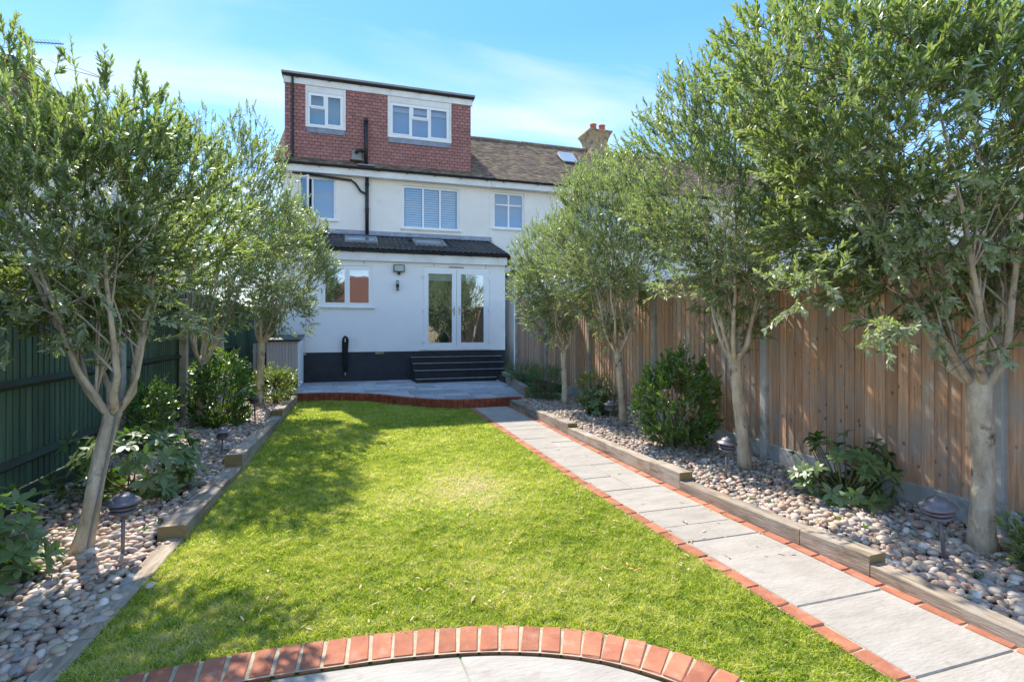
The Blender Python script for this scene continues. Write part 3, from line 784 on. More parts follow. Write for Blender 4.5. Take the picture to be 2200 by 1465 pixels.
def window(parent, x0, x1, z0, z1, y, lights, fw=.06, backing='bluedark', blind=None, glass='glass', sill=True, name='window', recess=.05, skip_int=()):
    """lights: (u0,u1,v0,v1,opening) as fractions of the frame's inside"""
    yf = y + recess; mb = MB()
    mb.box(x0, x0 + fw, yf, yf + .06, z0, z1, 0); mb.box(x1 - fw, x1, yf, yf + .06, z0, z1, 0)
    mb.box(x0 + fw, x1 - fw, yf, yf + .06, z0, z0 + fw); mb.box(x0 + fw, x1 - fw, yf, yf + .06, z1 - fw, z1)
    W, H = x1 - x0 - 2 * fw, z1 - z0 - 2 * fw
    us = sorted({l[0] for l in lights} | {l[1] for l in lights}); 
    root = None
    for u in us:
        if .02 < u < .98:
            cx = x0 + fw + W * u; mb.box(cx - .026, cx + .026, yf + .003, yf + .057, z0 + fw, z1 - fw)
    seen_ = set()
    for l in lights:
        for v in (l[2], l[3]):
            if .02 < v < .98 and (l[0], l[1], v) not in seen_:
                seen_.add((l[0], l[1], v))
                cz = z0 + fw + H * v; mb.box(x0 + fw + W * l[0] + .026, x0 + fw + W * l[1] - .026, yf + .006, yf + .054, cz - .022, cz + .022)
    root = mb.obj(name, M['upvc'], parent)
    for l in lights:
        a, b = x0 + fw + W * l[0], x0 + fw + W * l[1]; c, d = z0 + fw + H * l[2], z0 + fw + H * l[3]
        if l[0] > .02: a += .026
        if l[1] < .98: b -= .026
        if l[2] > .02: c += .022
        if l[3] < .98: d -= .022
        if l[4] == 'open': continue
        if l[4]:
            k = .045; q = MB(); yo = yf - .016
            a2, b2, c2, d2 = a - .008, b + .008, c - .008, d + .008
            q.box(a2, a2 + k, yo, yo + .03, c2, d2); q.box(b2 - k, b2, yo, yo + .03, c2, d2)
            q.box(a2 + k, b2 - k, yo, yo + .03, c2, c2 + k); q.box(a2 + k, b2 - k, yo, yo + .03, d2 - k, d2)
            q.obj('casement', M['upvc'], root)
            a, b, c, d = a2 + k, b2 - k, c2 + k, d2 - k
        p = MB(); p.add([(a, yf + .012, c), (b, yf + .012, c), (b, yf + .012, d), (a, yf + .012, d)], [(0, 1, 2, 3)]); p.obj('pane', M[glass], root)
    q = MB(); q.add([(x0, y + .2, z0), (x1, y + .2, z0), (x1, y + .2, z1), (x0, y + .2, z1)], [(0, 1, 2, 3)]); q.obj('backing', M[backing], root)
    if blind:
        q = MB(); q.box(x0 + fw, x1 - fw, y + .14, y + .15, z1 - fw - blind * H, z1 - fw); q.obj('blind', M['blind'], root)
    if sill:
        q = MB(); q.box(x0 - .06, x1 + .06, y - .06, y + recess + .01, z0 - .05, z0 - .004, .008); q.obj('sill', M['fascia'], root)
    return root
def tube_obj(name, pts, rad, mat, parent, n=10, smooth=True):
    mb = MB(); mb.tube(pts, rad, n); return mb.obj(name, mat, parent, smooth)

# ------------------------------------------------------------------ main house
house = thing('terraced_house', 'white rendered terraced house with a red tile hung loft dormer and black tiled extension', 'house', (0, 16.35, 0))
house.location = (0, 0, 0)
WY = 16.35; EY = 14.35
w1 = (-1.60, -.54, 4.84, 6.10); w2 = (1.43, 3.24, 4.72, 6.06)
wall(house, -2.0, 4.25, 3.6, 6.30, WY, [w1, w2], M['render'])
mb = MB(); mb.box(-1.98, 4.23, WY + .3, 22.3, 0, 3.6); mb.box(-1.9, 4.1, 16.5, 22.2, 3.6, 6.2) if False else None; mb.obj('core_wall', M['render'], house)
# first floor left window: left light swung open, right light closed
win = window(house, *w1[:2], *w1[2:], WY, [(0, .36, 0, 1, 'open'), (.36, 1, 0, 1, False)], backing='skyblue', sill=True)
q = MB(); q.add([(w1[0] + .02, WY + .17, w1[2]), (w1[0] + .42, WY + .17, w1[2]), (w1[0] + .42, WY + .17, w1[3]), (w1[0] + .02, WY + .17, w1[3])], [(0, 1, 2, 3)]); q.obj('shade_panel', M['dark'], win)  # dark sheet painted as the room's shade behind the open light
oc = MB(); k = .045; W_ = .40; H_ = 1.18
oc.box(0, k, -.02, .02, 0, H_); oc.box(W_ - k, W_, -.02, .02, 0, H_); oc.box(k, W_ - k, -.02, .02, 0, k); oc.box(k, W_ - k, -.02, .02, H_ - k, H_)
ocm = oc.obj('casement', M['upvc'], win, loc=(w1[0] + .04, WY - .02, w1[2] + .04), rot=(0, 0, R(-48)))
oc = MB(); oc.add([(k, 0, k), (W_ - k, 0, k), (W_ - k, 0, H_ - k), (k, 0, H_ - k)], [(0, 1, 2, 3)]); oc.obj('pane', M['glass'], win, loc=(w1[0] + .04, WY - .02, w1[2] + .04), rot=(0, 0, R(-48)))
# shuttered window
win = window(house, *w2[:2], *w2[2:], WY, [(0, .35, 0, 1, False), (.35, .67, 0, 1, False), (.67, 1, 0, 1, False)], backing='bluedark')
lv = MB()
for (u0, u1) in ((0, .35), (.35, .67), (.67, 1)):
    xa, xb = w2[0] + .06 + 1.69 * u0 + .05, w2[0] + .06 + 1.69 * u1 - .05
    z = w2[2] + .12
    while z < w2[3] - .1:
        lvb = MB(); lvb.box(xa, xb, -.004, .004, -.032, .032)
        o = lvb.obj('louvre', M['blind'], win, loc=(0, WY + .15, z), rot=(R(-38), 0, 0)); z += .074
# fascia, gutter, roof
mb = MB(); mb.box(-2.15, 4.25, 16.12, 16.35, 6.17, 6.37, .004); mb.obj('fascia', M['fascia'], house)
def gutter(parent, x0, x1, y, z, step=.85, drop=.0):
    mb = MB(); n = 8; prof = [(-math.cos(math.pi * k / n) * .056, -math.sin(math.pi * k / n) * .056) for k in range(n + 1)]
    vs = [(x0, y + a, z + b) for a, b in prof] + [(x1, y + a, z + b - drop) for a, b in prof]
    vs += [(x0, y + a * .9, z + b * .9) for a, b in prof] + [(x1, y + a * .9, z + b * .9 - drop) for a, b in prof]
    m = n + 1
    fs = [(k, k + 1, m + k + 1, m + k) for k in range(n)] + [(2 * m + k, 3 * m + k, 3 * m + k + 1, 2 * m + k + 1) for k in range(n)]
    mb.add(vs, fs); o = mb.obj('gutter', M['black'], parent, True)
    x = x0 + .4; bmm = MB(); bmm.box(-.012, .012, -.06, .06, -.085, -.05); me = bmm.mesh('bracket', M['black'])
    while x < x1:
        link('bracket', me, parent, loc=(x, y, z)); x += step
gutter(house, -2.25, 4.25, 16.06, 6.42)
# tiled slope: real courses of overlapping plain tiles
def tile_slope(parent, x0, x1, y0, z0, y1, z1, tw, gauge, mat, skip=None, name='roof_tiles', th=.014, seed=1):
    r = random.Random(seed); L = math.hypot(y1 - y0, z1 - z0); dy, dz = (y1 - y0) / L, (z1 - z0) / L
    n = int(L / gauge) + 1; mb = MB()
    for j in range(n):
        s0 = j * gauge; s1 = min(s0 + gauge * 1.35, L); off = -(j % 2) * tw / 2
        x = x0 + off
        while x < x1:
            a, b = max(x, x0), min(x + tw - .004, x1)
            if b - a > .02 and not (skip and skip((a + b) / 2, s0)):
                lift = th + r.uniform(-.002, .006); e = r.uniform(-.008, .008)
                yA, zA = y0 + dy * (s0 + e) - dz * lift, z0 + dz * (s0 + e) + dy * lift
                yB, zB = y0 + dy * s1, z0 + dz * s1
                mb.add([(a, yA, zA), (b, yA, zA), (b, yB, zB), (a, yB, zB), (a, yA + dz * th, zA - dy * th), (b, yA + dz * th, zA - dy * th)],
                       [(0, 1, 2, 3), (4, 5, 1, 0)], r.random())
            x += tw
    return mb
RY0, RZ0, RY1, RZ1 = 16.05, 6.42, 19.9, 9.08
rr = MB(); rr.add([(-2.25, RY0, RZ0), (4.25, RY0, RZ0), (4.25, RY1, RZ1), (-2.25, RY1, RZ1), (-2.25, 23.7, RZ0), (4.25, 23.7, RZ0)], [(0, 1, 2, 3), (3, 2, 5, 4), (0, 3, 4)])
roof = rr.obj('roof', M['felt'], house)
ts = tile_slope(roof, -2.25, 4.25, RY0, RZ0, RY1, RZ1, .166, .1, M['rooftile'], skip=lambda x, s: -1.9 < x < 3.5 and s > .9)
o = ts.obj('roof_tiles', M['rooftile'], roof); props(o, kind='stuff')
tube_obj('ridge_tile', [(3.6, RY1, RZ1 + .0), (4.25, RY1, RZ1)], .11, M['rooftile'], roof)
# dormer
DY = 16.40; DX0, DX1, DZ0, DZ1 = -1.97, 3.62, 6.66, 8.84
d1 = (-1.37, -.29, 7.62, 8.82); d2 = (1.01, 2.95, 7.57, 8.82)
dm = wall(house, DX0, DX1, 6.4, 9.04, DY, [(d1[0] + .03, d1[1] - .03, d1[2] + .02, 8.64), (d2[0] + .03, d2[1] - .03, d2[2] + .02, 8.64)], M['felt'], depth=.25, name='dormer', side_depth=3.4)
tmesh = []
random.seed(8)
for i in range(8):
    q = MB(); q.add([(-.076, -.042, 0), (.076, -.042, 0), (.076, -.014, .138), (-.076, -.014, .138), (-.076, -.010, 0), (.076, -.010, 0)],
                    [(0, 1, 2, 3), (4, 5, 1, 0), (4, 0, 3), (1, 5, 2)], i / 7.0)
    tmesh.append(q.mesh('tile', M['dormtile']))
rest = MB(); nt_ = 0; gz = .1; j = 0; z = DZ0 - .2
while z < DZ1 - .02:
    spans = [(DX0, DX1)]
    for h in (d1, d2):
        if z > h[2] - .20:
            spans = [q_ for a_, b_ in spans for q_ in ((a_, min(b_, h[0])), (max(a_, h[1]), b_)) if q_[1] - q_[0] > .02]
    x = DX0 + .083 + (-.083 if j % 2 else 0)
    while x < DX1 + .1:
        for a_, b_ in spans:
            xa, xb = max(x - .076, a_), min(x + .076, b_)
            if xb - xa < .015: continue
            e = random.uniform(-.006, .006)
            if nt_ < 300 and xb - xa > .15 and (z > 7.9 or x < -.2 and z > 7.3):
                link('tile', random.choice(tmesh), dm, loc=(x, DY, z + e), rot=(random.uniform(-.02, .02), 0, random.uniform(-.01, .01))); nt_ += 1
            else:
                rest.add([(xa, DY - .042, z + e), (xb, DY - .042, z + e), (xb, DY - .014, z + .138), (xa, DY - .014, z + .138), (xa, DY - .012, z + e), (xb, DY - .012, z + e)],
                         [(0, 1, 2, 3), (4, 5, 1, 0), (4, 0, 3), (1, 5, 2)], random.random())
        x += .166
    z += gz; j += 1
o = rest.obj('tiles', M['dormtile'], dm); props(o, kind='stuff')
mb = MB(); mb.box(DX0 - .03, DX1 + .05, DY - .07, DY + .0, 8.81, 9.00, .004); mb.obj('fascia', M['fascia'], house)
mb = MB(); mb.box(DX0 - .08, DX1 + .12, DY - .16, DY + 3.4, 9.05, 9.13, .01); mb.obj('roof_cap', M['capgrey'], house)
gutter(house, DX0 - .05, DX1 + .1, DY - .12, 9.055, .9, .0)
tube_obj('downpipe', [(-1.75, DY - .12, 9.0), (-1.75, DY - .10, 8.9), (-1.75, DY - .085, 6.75), (-1.75, DY - .2, 6.64)], .034, M['black'], house)
def surround(x0, x1, z0, z1):
    q = MB(); q.box(x0 - .03, x0 + .03, DY - .05, DY + .03, z0, 8.81, .004); q.box(x1 - .03, x1 + .03, DY - .05, DY + .03, z0, 8.81, .004)
    q.box(x0 + .03, x1 - .03, DY - .035, DY + .03, 8.62, 8.81); q.box(x0 - .03, x1 + .03, DY - .055, DY + .02, z0 - .05, z0); q.obj('window_surround', M['fascia'], house)
    q = MB(); q.add([(x0, DY - .045, z0 - .06), (x1, DY - .045, z0 - .06), (x1, DY - .06, z0 - .21), (x0, DY - .06, z0 - .21)], [(3, 2, 1, 0)]); q.obj('lead_apron', M['lead'], house)
surround(*d1); surround(*d2)
window(house, d1[0] + .032, d1[1] - .032, d1[2], 8.618, DY, [(0, .50, 0, .56, False), (0, .50, .56, 1, True), (.50, 1, 0, 1, True)], backing='teal', sill=False, recess=-.02, fw=.055)
window(house, d2[0] + .032, d2[1] - .032, d2[2], 8.618, DY, [(0, .345, 0, 1, True), (.345, .66, 0, .60, False), (.345, .66, .60, 1, True), (.66, 1, 0, 1, True)], backing='skyblue', sill=False, recess=-.02, fw=.055, blind=.18)
# soil pipe, boot, hopper and branch pipe
tube_obj('soil_pipe', [(.33, DY - .14, 7.93), (.33, DY - .14, 6.6)], .055, M['black'], house, 12)
tube_obj('pipe_collar', [(.33, DY - .14, 7.87), (.33, DY - .14, 7.97)], .068, M['black'], house, 12)
tube_obj('pipe_elbow', [(.33, DY - .14, 7.0), (.2, DY - .14, 7.0), (.08, DY - .16, 6.98), (.04, DY - .18, 6.88)], .05, M['black'], house, 12)
q = MB(); q.box(-.14, .24, DY - .25, DY - .06, 6.66, 6.69); q.box(-.08, .2, DY - .07, DY - .036, 6.69, 6.98); q.obj('lead_flashing', M['capgrey'], house)
q = MB(); q.box(.08, .58, 16.0, 16.2, 6.47, 6.50); q.obj('lead_flashing', M['lead'], house)
tube_obj('soil_pipe', [(.36, WY - .09, 6.2), (.36, WY - .09, 4.45)], .055, M['black'], house, 12)
for z in (5.2, 5.13, 5.95): tube_obj('pipe_collar', [(.36, WY - .09, z), (.36, WY - .09, z + .045)], .064, M['black'], house, 12)
tube_obj('branch_pipe', [(-1.75, WY - .07, 6.17), (-.10, WY - .07, 6.06), (.02, WY - .08, 5.97), (.18, WY - .08, 5.74), (.36, WY - .09, 5.66)], .034, M['black'], house)
# ---- extension
ew = (-.84, .46, 2.17, 3.26); ed = (1.79, 3.74, 1.02, 3.29)
ext = wall(house, -1.95, 4.2, .95, 3.45, EY, [ew, ed], M['smooth'], name='extension_wall', side_depth=2.0)
mb = MB(); mb.box(-1.95, 4.2, EY - .025, EY + .3, .1, .95, .006); mb.obj('plinth', M['plinth'], house)
window(house, *ew[:2], *ew[2:], EY, [(0, .5, 0, 1, True), (.5, 1, 0, 1, True)], backing='dark', blind=.26, recess=.03, glass='glass2')
# french doors
q = MB(); a, b, c, d = ed; y = EY + .02
q.box(a, a + .07, y, y + .07, c, d); q.box(b - .07, b, y, y + .07, c, d); q.box(a + .07, b - .07, y, y + .07, d - .07, d); q.box(a + .07, b - .07, y, y + .07, c, c + .05)
door = q.obj('door_frame', M['upvc'], house)
mid = (a + b) / 2
for (x0, x1, hx) in ((a + .055, mid - .004, mid - .07), (mid + .004, b - .055, mid + .07)):
    q = MB(); k = .125; yo = y - .022
    q.box(x0, x0 + k, yo, yo + .05, c + .03, d - .055); q.box(x1 - k, x1, yo, yo + .05, c + .03, d - .055)
    q.box(x0 + k, x1 - k, yo, yo + .05, c + .03, c + .03 + k); q.box(x0 + k, x1 - k, yo, yo + .05, d - .055 - k, d - .055)
    q.obj('door_leaf', M['upvc'], door)
    q = MB(); q.add([(x0 + k, y, c + .03 + k), (x1 - k, y, c + .03 + k), (x1 - k, y, d - .055 - k), (x0 + k, y, d - .055 - k)], [(0, 1, 2, 3)]); q.obj('pane', M['glass2'], door)
    q = MB(); q.box(hx - .014, hx + .014, yo - .01, yo, 1.95, 2.2, .004); s = 1 if hx < mid else -1
    q.box(min(hx, hx - s * .1), max(hx, hx - s * .1), yo - .045, yo - .028, 2.095, 2.115); q.box(hx - .008, hx + .008, yo - .04, yo - .01, 2.095, 2.115)
    q.obj('handle', M['chrome'], door)
    q = MB(); q.box(x0 + k + .0, x1 - k, y + .09, y + .10, d - .37, d - .18); q.obj('blind', M['blind'], door)
    hxx = a + .03 if hx < mid else b - .03
    for hz in (1.25, 2.12, 3.05):
        q = MB(); q.box(hxx - .03, hxx + .03, yo - .02, yo, hz - .05, hz + .05, .006); q.obj('hinge', M['upvc'], door)
q = MB(); q.add([(a, EY + .22, c), (b, EY + .22, c), (b, EY + .22, d), (a, EY + .22, d)], [(0, 1, 2, 3)]); q.obj('backing', M['dark'], door)
q = MB(); q.box(mid - .22, mid + .2, EY - .02, EY, d + .0, d + .03); q.obj('trickle_vent', M['capgrey'], house)
q = MB(); q.box(a - .06, b + .06, EY - .05, EY + .02, c - .055, c - .003, .006); q.obj('door_sill', M['fascia'], house)
mb = MB(); mb.box(-2.02, 4.24, EY - .1, EY + .05, 3.40, 3.62, .004); mb.obj('fascia', M['fascia'], house)
gutter(house, -2.05, 4.3, EY - .17, 3.69, .80)
# small expansion gaps seen on the render below the fascia
for x in (.24, 2.12, 3.62):
    q = MB(); q.box(x - .006, x + .006, EY - .006, EY + .001, 3.31, 3.40); q.obj('movement_joint', M['capgrey'], house)
# pantiled lean-to roof, every tile its own piece
X0, X1, TY0, TZ0, TY1, TZ1 = -2.05, 4.32, EY - .22, 3.70, WY + .02, 4.42
Lr = math.hypot(TY1 - TY0, TZ1 - TZ0); pitch = math.atan2(TZ1 - TZ0, TY1 - TY0)
q = MB(); q.add([(X0, TY0 + .03, TZ0 - .01), (X1, TY0 + .03, TZ0 - .01), (X1, TY1, TZ1 - .02), (X0, TY1, TZ1 - .02)], [(0, 1, 2, 3)])
q.add([(X1, TY0 + .03, TZ0 - .01), (X1, TY1, TZ1 - .02), (X1, TY1, 3.4), (X1, TY0 + .03, 3.4)], [(0, 1, 2, 3), ])
lr = q.obj('lean_to_roof', M['felt'], house)
def pantile(seed):
    r = random.Random(seed); q = MB(); n = 12; w = .305; ln = .36; vs = []
    for yk, lift in ((0, .016), (ln, .0)):
        for k in range(n + 1):
            u = k / n; h = .022 * (math.sin(2 * math.pi * 2 * u - math.pi / 2) * .5 + .5)
            vs.append((u * w, yk, lift + h))
    for k in range(n + 1):
        u = k / n; h = .022 * (math.sin(2 * math.pi * 2 * u - math.pi / 2) * .5 + .5); vs.append((u * w, 0, h - .004))
    m = n + 1
    fs = [(k, k + 1, m + k + 1, m + k) for k in range(n)] + [(2 * m + k, 2 * m + k + 1, k + 1, k) for k in range(n)]
    q.add(vs, fs, r.random()); return q.mesh('tile', M['pantile'], False)
pts_ = [pantile(i) for i in range(6)]
nc = int((X1 - X0) / .3) + 1; nr = 8; gg = Lr / nr
sky_h = [(-.24, .60), (1.70, 2.56)]
for j in range(nr):
    for i in range(nc - 0):
        x = X0 + i * .3
        if x + .3 > X1 + .03: continue
        s = j * gg
        if any(a_ - .22 < x < b_ - .06 for a_, b_ in sky_h) and 3 <= j <= 5: continue
        link('tile', random.choice(pts_), lr, loc=(x, TY0 + s * math.cos(pitch), TZ0 + s * math.sin(pitch)), rot=(pitch + random.uniform(-.006, .006), 0, 0))
for a_, b_ in sky_h:
    yc, zc = TY0 + 4.5 * gg * math.cos(pitch), TZ0 + 4.5 * gg * math.sin(pitch)
    q = MB(); w = (b_ - a_) / 2 + .03; h = gg * 1.55
    q.box(-w, w, -h, -h + .09, 0, .075, .01); q.box(-w, w, h - .09, h, 0, .075, .01); q.box(-w, -w + .08, -h + .09, h - .09, 0, .075); q.box(w - .08, w, -h + .09, h - .09, 0, .075)
    sk = q.obj('skylight', M['capgrey'], house, loc=((a_ + b_) / 2, yc, zc), rot=(pitch, 0, 0))
    q = MB(); q.add([(-w + .08, -h + .09, .055), (w - .08, -h + .09, .055), (w - .08, h - .09, .055), (-w + .08, h - .09, .055)], [(0, 1, 2, 3)])
    q.obj('pane', M['glass2'], sk)
    q = MB(); q.add([(-w + .08, -h + .09, .03), (w - .08, -h + .09, .03), (w - .08, h - .09, .03), (-w + .08, h - .09, .03)], [(0, 1, 2, 3)]); q.obj('blind', M['blind'], sk)
q = MB(); q.add([(X0, WY - .17, TZ1 - .015), (X1, WY - .17, TZ1 - .015), (X1, WY - .006, TZ1 + .04), (X0, WY - .006, TZ1 + .04), (X0, WY - .004, TZ1 + .15), (X1, WY - .004, TZ1 + .15)], [(0, 1, 2, 3), (3, 2, 5, 4)]); q.obj('lead_flashing', M['lead'], house)
# steps: landing and four treads, each a little wider
for k, (yf, zt, xa, xb) in enumerate([(14.1, .80, 1.47, 4.02), (13.85, .645, 1.49, 4.0), (13.6, .475, 1.51, 3.98), (13.35, .275, 1.52, 3.66)]):
    q = MB(); q.box(xa, xb, yf + .015, yf + .27, PZ - .02, zt - .028, .004); st = q.obj('step', M['plinth'], house)
    q = MB(); q.box(xa - .015, xb + .01, yf - .01, yf + .27, zt - .028, zt, .006); tr = q.obj('tread', M['plinth'], st)
    q = MB(); q.box(xa - .015, xb + .01, yf - .014, yf + .02, zt - .012, zt + .003); q.obj('nosing', M['nosing'], st)
for x in (.645, -1.32):
    q = MB(); q.box(x - .11, x + .11, EY - .035, EY - .02, .885, .945, .003)
    o = q.obj('air_brick', M['yellowbrick'], house)
# wall fittings
fl_ = thing('floodlight', 'black framed square floodlight fixed high on the wall between window and doors', 'floodlight', (1.16, EY, 3.12))
q = MB(); q.box(-.15, .15, -.10, -.05, .0, .2, .012); q.obj('housing', M['black'], fl_)
q = MB(); q.box(-.125, .125, -.108, -.101, .022, .178); q.obj('lens', M['lampglass'], fl_)
q = MB(); q.box(-.035, .035, -.08, 0, -.07, -.01, .006); q.tube([(0, -.07, -.05), (0, -.07, .02)], .02, 8); q.obj('bracket', M['black'], fl_)
wl = thing('wall_light', 'slim silver up and down cylinder light on the white wall below the floodlight', 'wall light', (1.12, EY, 2.75))
q = MB(); q.tube([(0, -.07, -.14), (0, -.07, .14)], .04, 14); q.obj('cylinder_body', M['chrome'], wl, True)
q = MB(); q.tube([(0, -.07, -.045), (0, -.07, .045)], .043, 14); q.obj('band', M['black'], wl, True)
q = MB(); q.box(-.03, .03, -.045, 0, -.05, .05, .005); q.obj('back_plate', M['chrome'], wl)
pr = thing('folded_parasol', 'slim folded parasol in a black cover hanging upright against the white wall', 'parasol', (-.24, EY - .09, .42))
q = MB(); q.lathe([(.02, .0), (.05, .03), (.062, .25), (.075, .55), (.085, .8), (.085, .86), (.06, .93), (.02, .965), (.001, .97)], 14)
q.v = [(a * (1 + .06 * math.sin(5 * math.atan2(b, a + 1e-6) + c * 9)), b * .75, c) for a, b, c in q.v]; q.obj('cover', M['black_cloth'], pr, True)
q = MB(); q.tube([(0, 0, -.09), (0, 0, .02)], .02, 8); q.obj('pole_tip', M['chrome'], pr)
q = MB(); q.box(-.01, .01, -.082, -.062, .80, .9); q.obj('zip_pull', M['chrome'], pr)

# storage box left of the extension
bx = thing('storage_box', 'pale boarded bin store with a black lid and dark base beside the house', 'storage box', (0, 0, 0))
q = MB(); q.box(-1.99, -1.30, 13.24, 14.28, .17, .42, .004); q.obj('base', M['plinth'], bx)
bmsh = MB(); bmsh.box(0, .066, 0, .018, 0, .86, .004); bms = bmsh.mesh('board', M['boxboard'])
for i in range(10): link('board', bms, bx, loc=(-1.985 + i * .0685, 13.215, .42))
q = MB(); q.box(-1.985, -1.305, 13.235, 14.27, .42, 1.28); q.obj('carcass', M['dark'], bx)
q = MB(); q.box(-1.302, -1.27, 13.215, 14.28, .18, 1.28, .004); q.obj('side_panel', M['smooth'], bx)
q = MB(); vs, fs = cbox(-2.03, -1.24, 13.16, 14.3, 1.285, 1.325, .008); vs = [(a, b, c + (b - 13.16) * .09) for a, b, c in vs]; q.add(vs, fs); q.obj('lid', M['black'], bx)
# second narrow screen left of it
sc_ = thing('slatted_screen', 'narrow weathered timber screen between green fence and bin store', 'screen', (0, 0, 0))
for i in range(3): link('board', bms, sc_, loc=(-2.32 + i * .078, 13.5, .36 + .02 * (i % 2)))
q = MB(); q.box(-2.34, -2.08, 13.53, 13.57, .5, .58); q.box(-2.34, -2.08, 13.53, 13.57, 1.0, 1.08); q.obj('rail', M['sleeper'], sc_)

gt = thing('side_gate', 'dark green boarded gate in the shade between green fence and house corner', 'gate')
for i in range(9): link('board', random.choice(gm), gt, loc=(-2.82 + i * .098, 14.25, .12), rot=(0, 0, -math.pi / 2))
for z in (.5, 1.8):
    q = MB(); q.box(-2.84, -1.94, 14.27, 14.31, z, z + .09); q.obj('rail', M['greenrail'], gt)

# ------------------------------------------------------------------ neighbouring terrace on the right
def plain_house(x0, x1, label, group, real_tiles, windows, seed, chimney_x=None, rear_ext=True):
    h = thing('neighbouring_house', label, 'house', (0, 0, 0), 0, group)
    holes = [(a, b, c, d) for a, b, c, d in windows]
    wall(h, x0, x1, -.05, 6.30, WY + .004, holes, M['render'], side_depth=6)
    for a, b, c, d in windows:
        window(h, a, b, c, d, WY + .004, [(0, .5, 0, .68, False), (.5, 1, 0, .68, False), (0, .5, .68, 1, False), (.5, 1, .68, 1, False)], backing='skyblue')
    q = MB(); q.box(x0, x1, 16.12, 16.35, 6.17, 6.37, .004); q.obj('fascia', M['fascia'], h)
    gutter(h, x0, x1, 16.06, 6.42, 1.2)
    q = MB(); q.add([(x0, RY0, RZ0), (x1, RY0, RZ0), (x1, RY1, RZ1), (x0, RY1, RZ1), (x0, 23.7, RZ0), (x1, 23.7, RZ0)], [(0, 1, 2, 3), (3, 2, 5, 4), (0, 3, 4), (1, 5, 2)])
    rf = q.obj('roof', M['rooftile'] if not real_tiles else M['felt'], h)
    if real_tiles:
        o = tile_slope(rf, x0, x1, RY0, RZ0, RY1, RZ1, .166, .1, M['rooftile'], seed=seed).obj('roof_tiles', M['rooftile'], rf); props(o, kind='stuff')
    x = x0; rt = MB(); rt.tube([(0, 0, 0), (.44, 0, 0)], .115, 10); rtm = rt.mesh('ridge_tile', M['rooftile'])
    while x < x1 - .2:
        link('ridge_tile', rtm, rf, loc=(x, RY1, RZ1 - .02 + random.uniform(-.006, .006)), rot=(0, random.uniform(-.01, .01), 0)); x += .45
    if rear_ext:
        q = MB(); q.box(x0 + .25, x1 - 1.5, EY + .1, WY, -.05, 3.15); q.obj('extension_wall', M['smooth'], h)
        q = MB(); q.box(x0 + .2, x1 - 1.45, EY + .02, WY, 3.15, 3.3, .01); q.obj('flat_roof', M['felt'], h)
        tube_obj('downpipe', [(x0 + .42, EY + .04, 3.15), (x0 + .42, EY + .04, 0)], .035, M['black'], h)
        q = MB(); q.box(x0 + 1.3, x0 + 3.1, EY + .08, EY + .1, 1.2, 2.5); q.obj('window', M['skyblue'], h)
    return h
nh = plain_house(4.255, 10.45, 'white terraced house joined to the right of the dormer house, mossy brown roof', None, True, [(4.38, 5.46, 4.88, 6.08), (7.3, 9.1, 4.75, 6.05)], 2)
nh2 = plain_house(10.455, 16.6, 'white terraced house behind the olive trees, second to the right of the dormer house', None, True, [(11.2, 12.9, 4.75, 6.05), (14.2, 15.3, 4.88, 6.08)], 3)
for i in range(4):
    plain_house(16.605 + i * 6.15, 16.6 + (i + 1) * 6.15, 'white terraced house behind the right olive crowns, %s rightward from the dormer house' % ('third', 'fourth', 'fifth', 'sixth')[i], 'houses of the white terrace', False,
                [(17.6 + i * 6.15, 19.3 + i * 6.15, 4.75, 6.05), (20.5 + i * 6.15, 21.6 + i * 6.15, 4.88, 6.08)], 4 + i)
# chimney on the party ridge
ch = MB(); cx, cy = 9.75, 19.75
prof = [(8.3, .36, .42), (9.2, .36, .42), (9.45, .40, .45), (9.62, .47, .52), (9.72, .53, .58), (9.77, .53, .58)]
vs = []
for z, a, b in prof: vs += [(cx - a, cy - b, z), (cx + a, cy - b, z), (cx + a, cy + b, z), (cx - a, cy + b, z)]
fs = []
for i in range(len(prof) - 1):
    for k in range(4): fs.append((i * 4 + k, i * 4 + (k + 1) % 4, i * 4 + 4 + (k + 1) % 4, i * 4 + 4 + k))
fs.append(tuple(20 + k for k in range(4)))
ch.add(vs, fs); cho = ch.obj('chimney', M['yellowbrick'], nh)
for dx_ in (-.2, .2):
    q = MB(); q.lathe([(.15, 9.77), (.14, 9.82), (.125, 9.96), (.145, 10.0), (.15, 10.02), (.11, 10.02), (.10, 9.85)], 14, cx + dx_ - .05, cy - .35); q.obj('chimney_pot', M['terracotta'], cho, True)
q = MB(); q.box(-.32, .32, -.38, .38, 0, .10, .01); rl = q.obj('rooflight', M['blind'], nh, loc=(7.95, 18.5, 8.15), rot=(math.atan2(RZ1 - RZ0, RY1 - RY0) + R(12), 0, 0))
q = MB(); q.box(-.32, .32, -.42, .40, .0, .05); q.obj('rooflight_kerb', M['black'], nh, loc=(7.95, 18.46, 8.10), rot=(math.atan2(RZ1 - RZ0, RY1 - RY0), 0, 0))

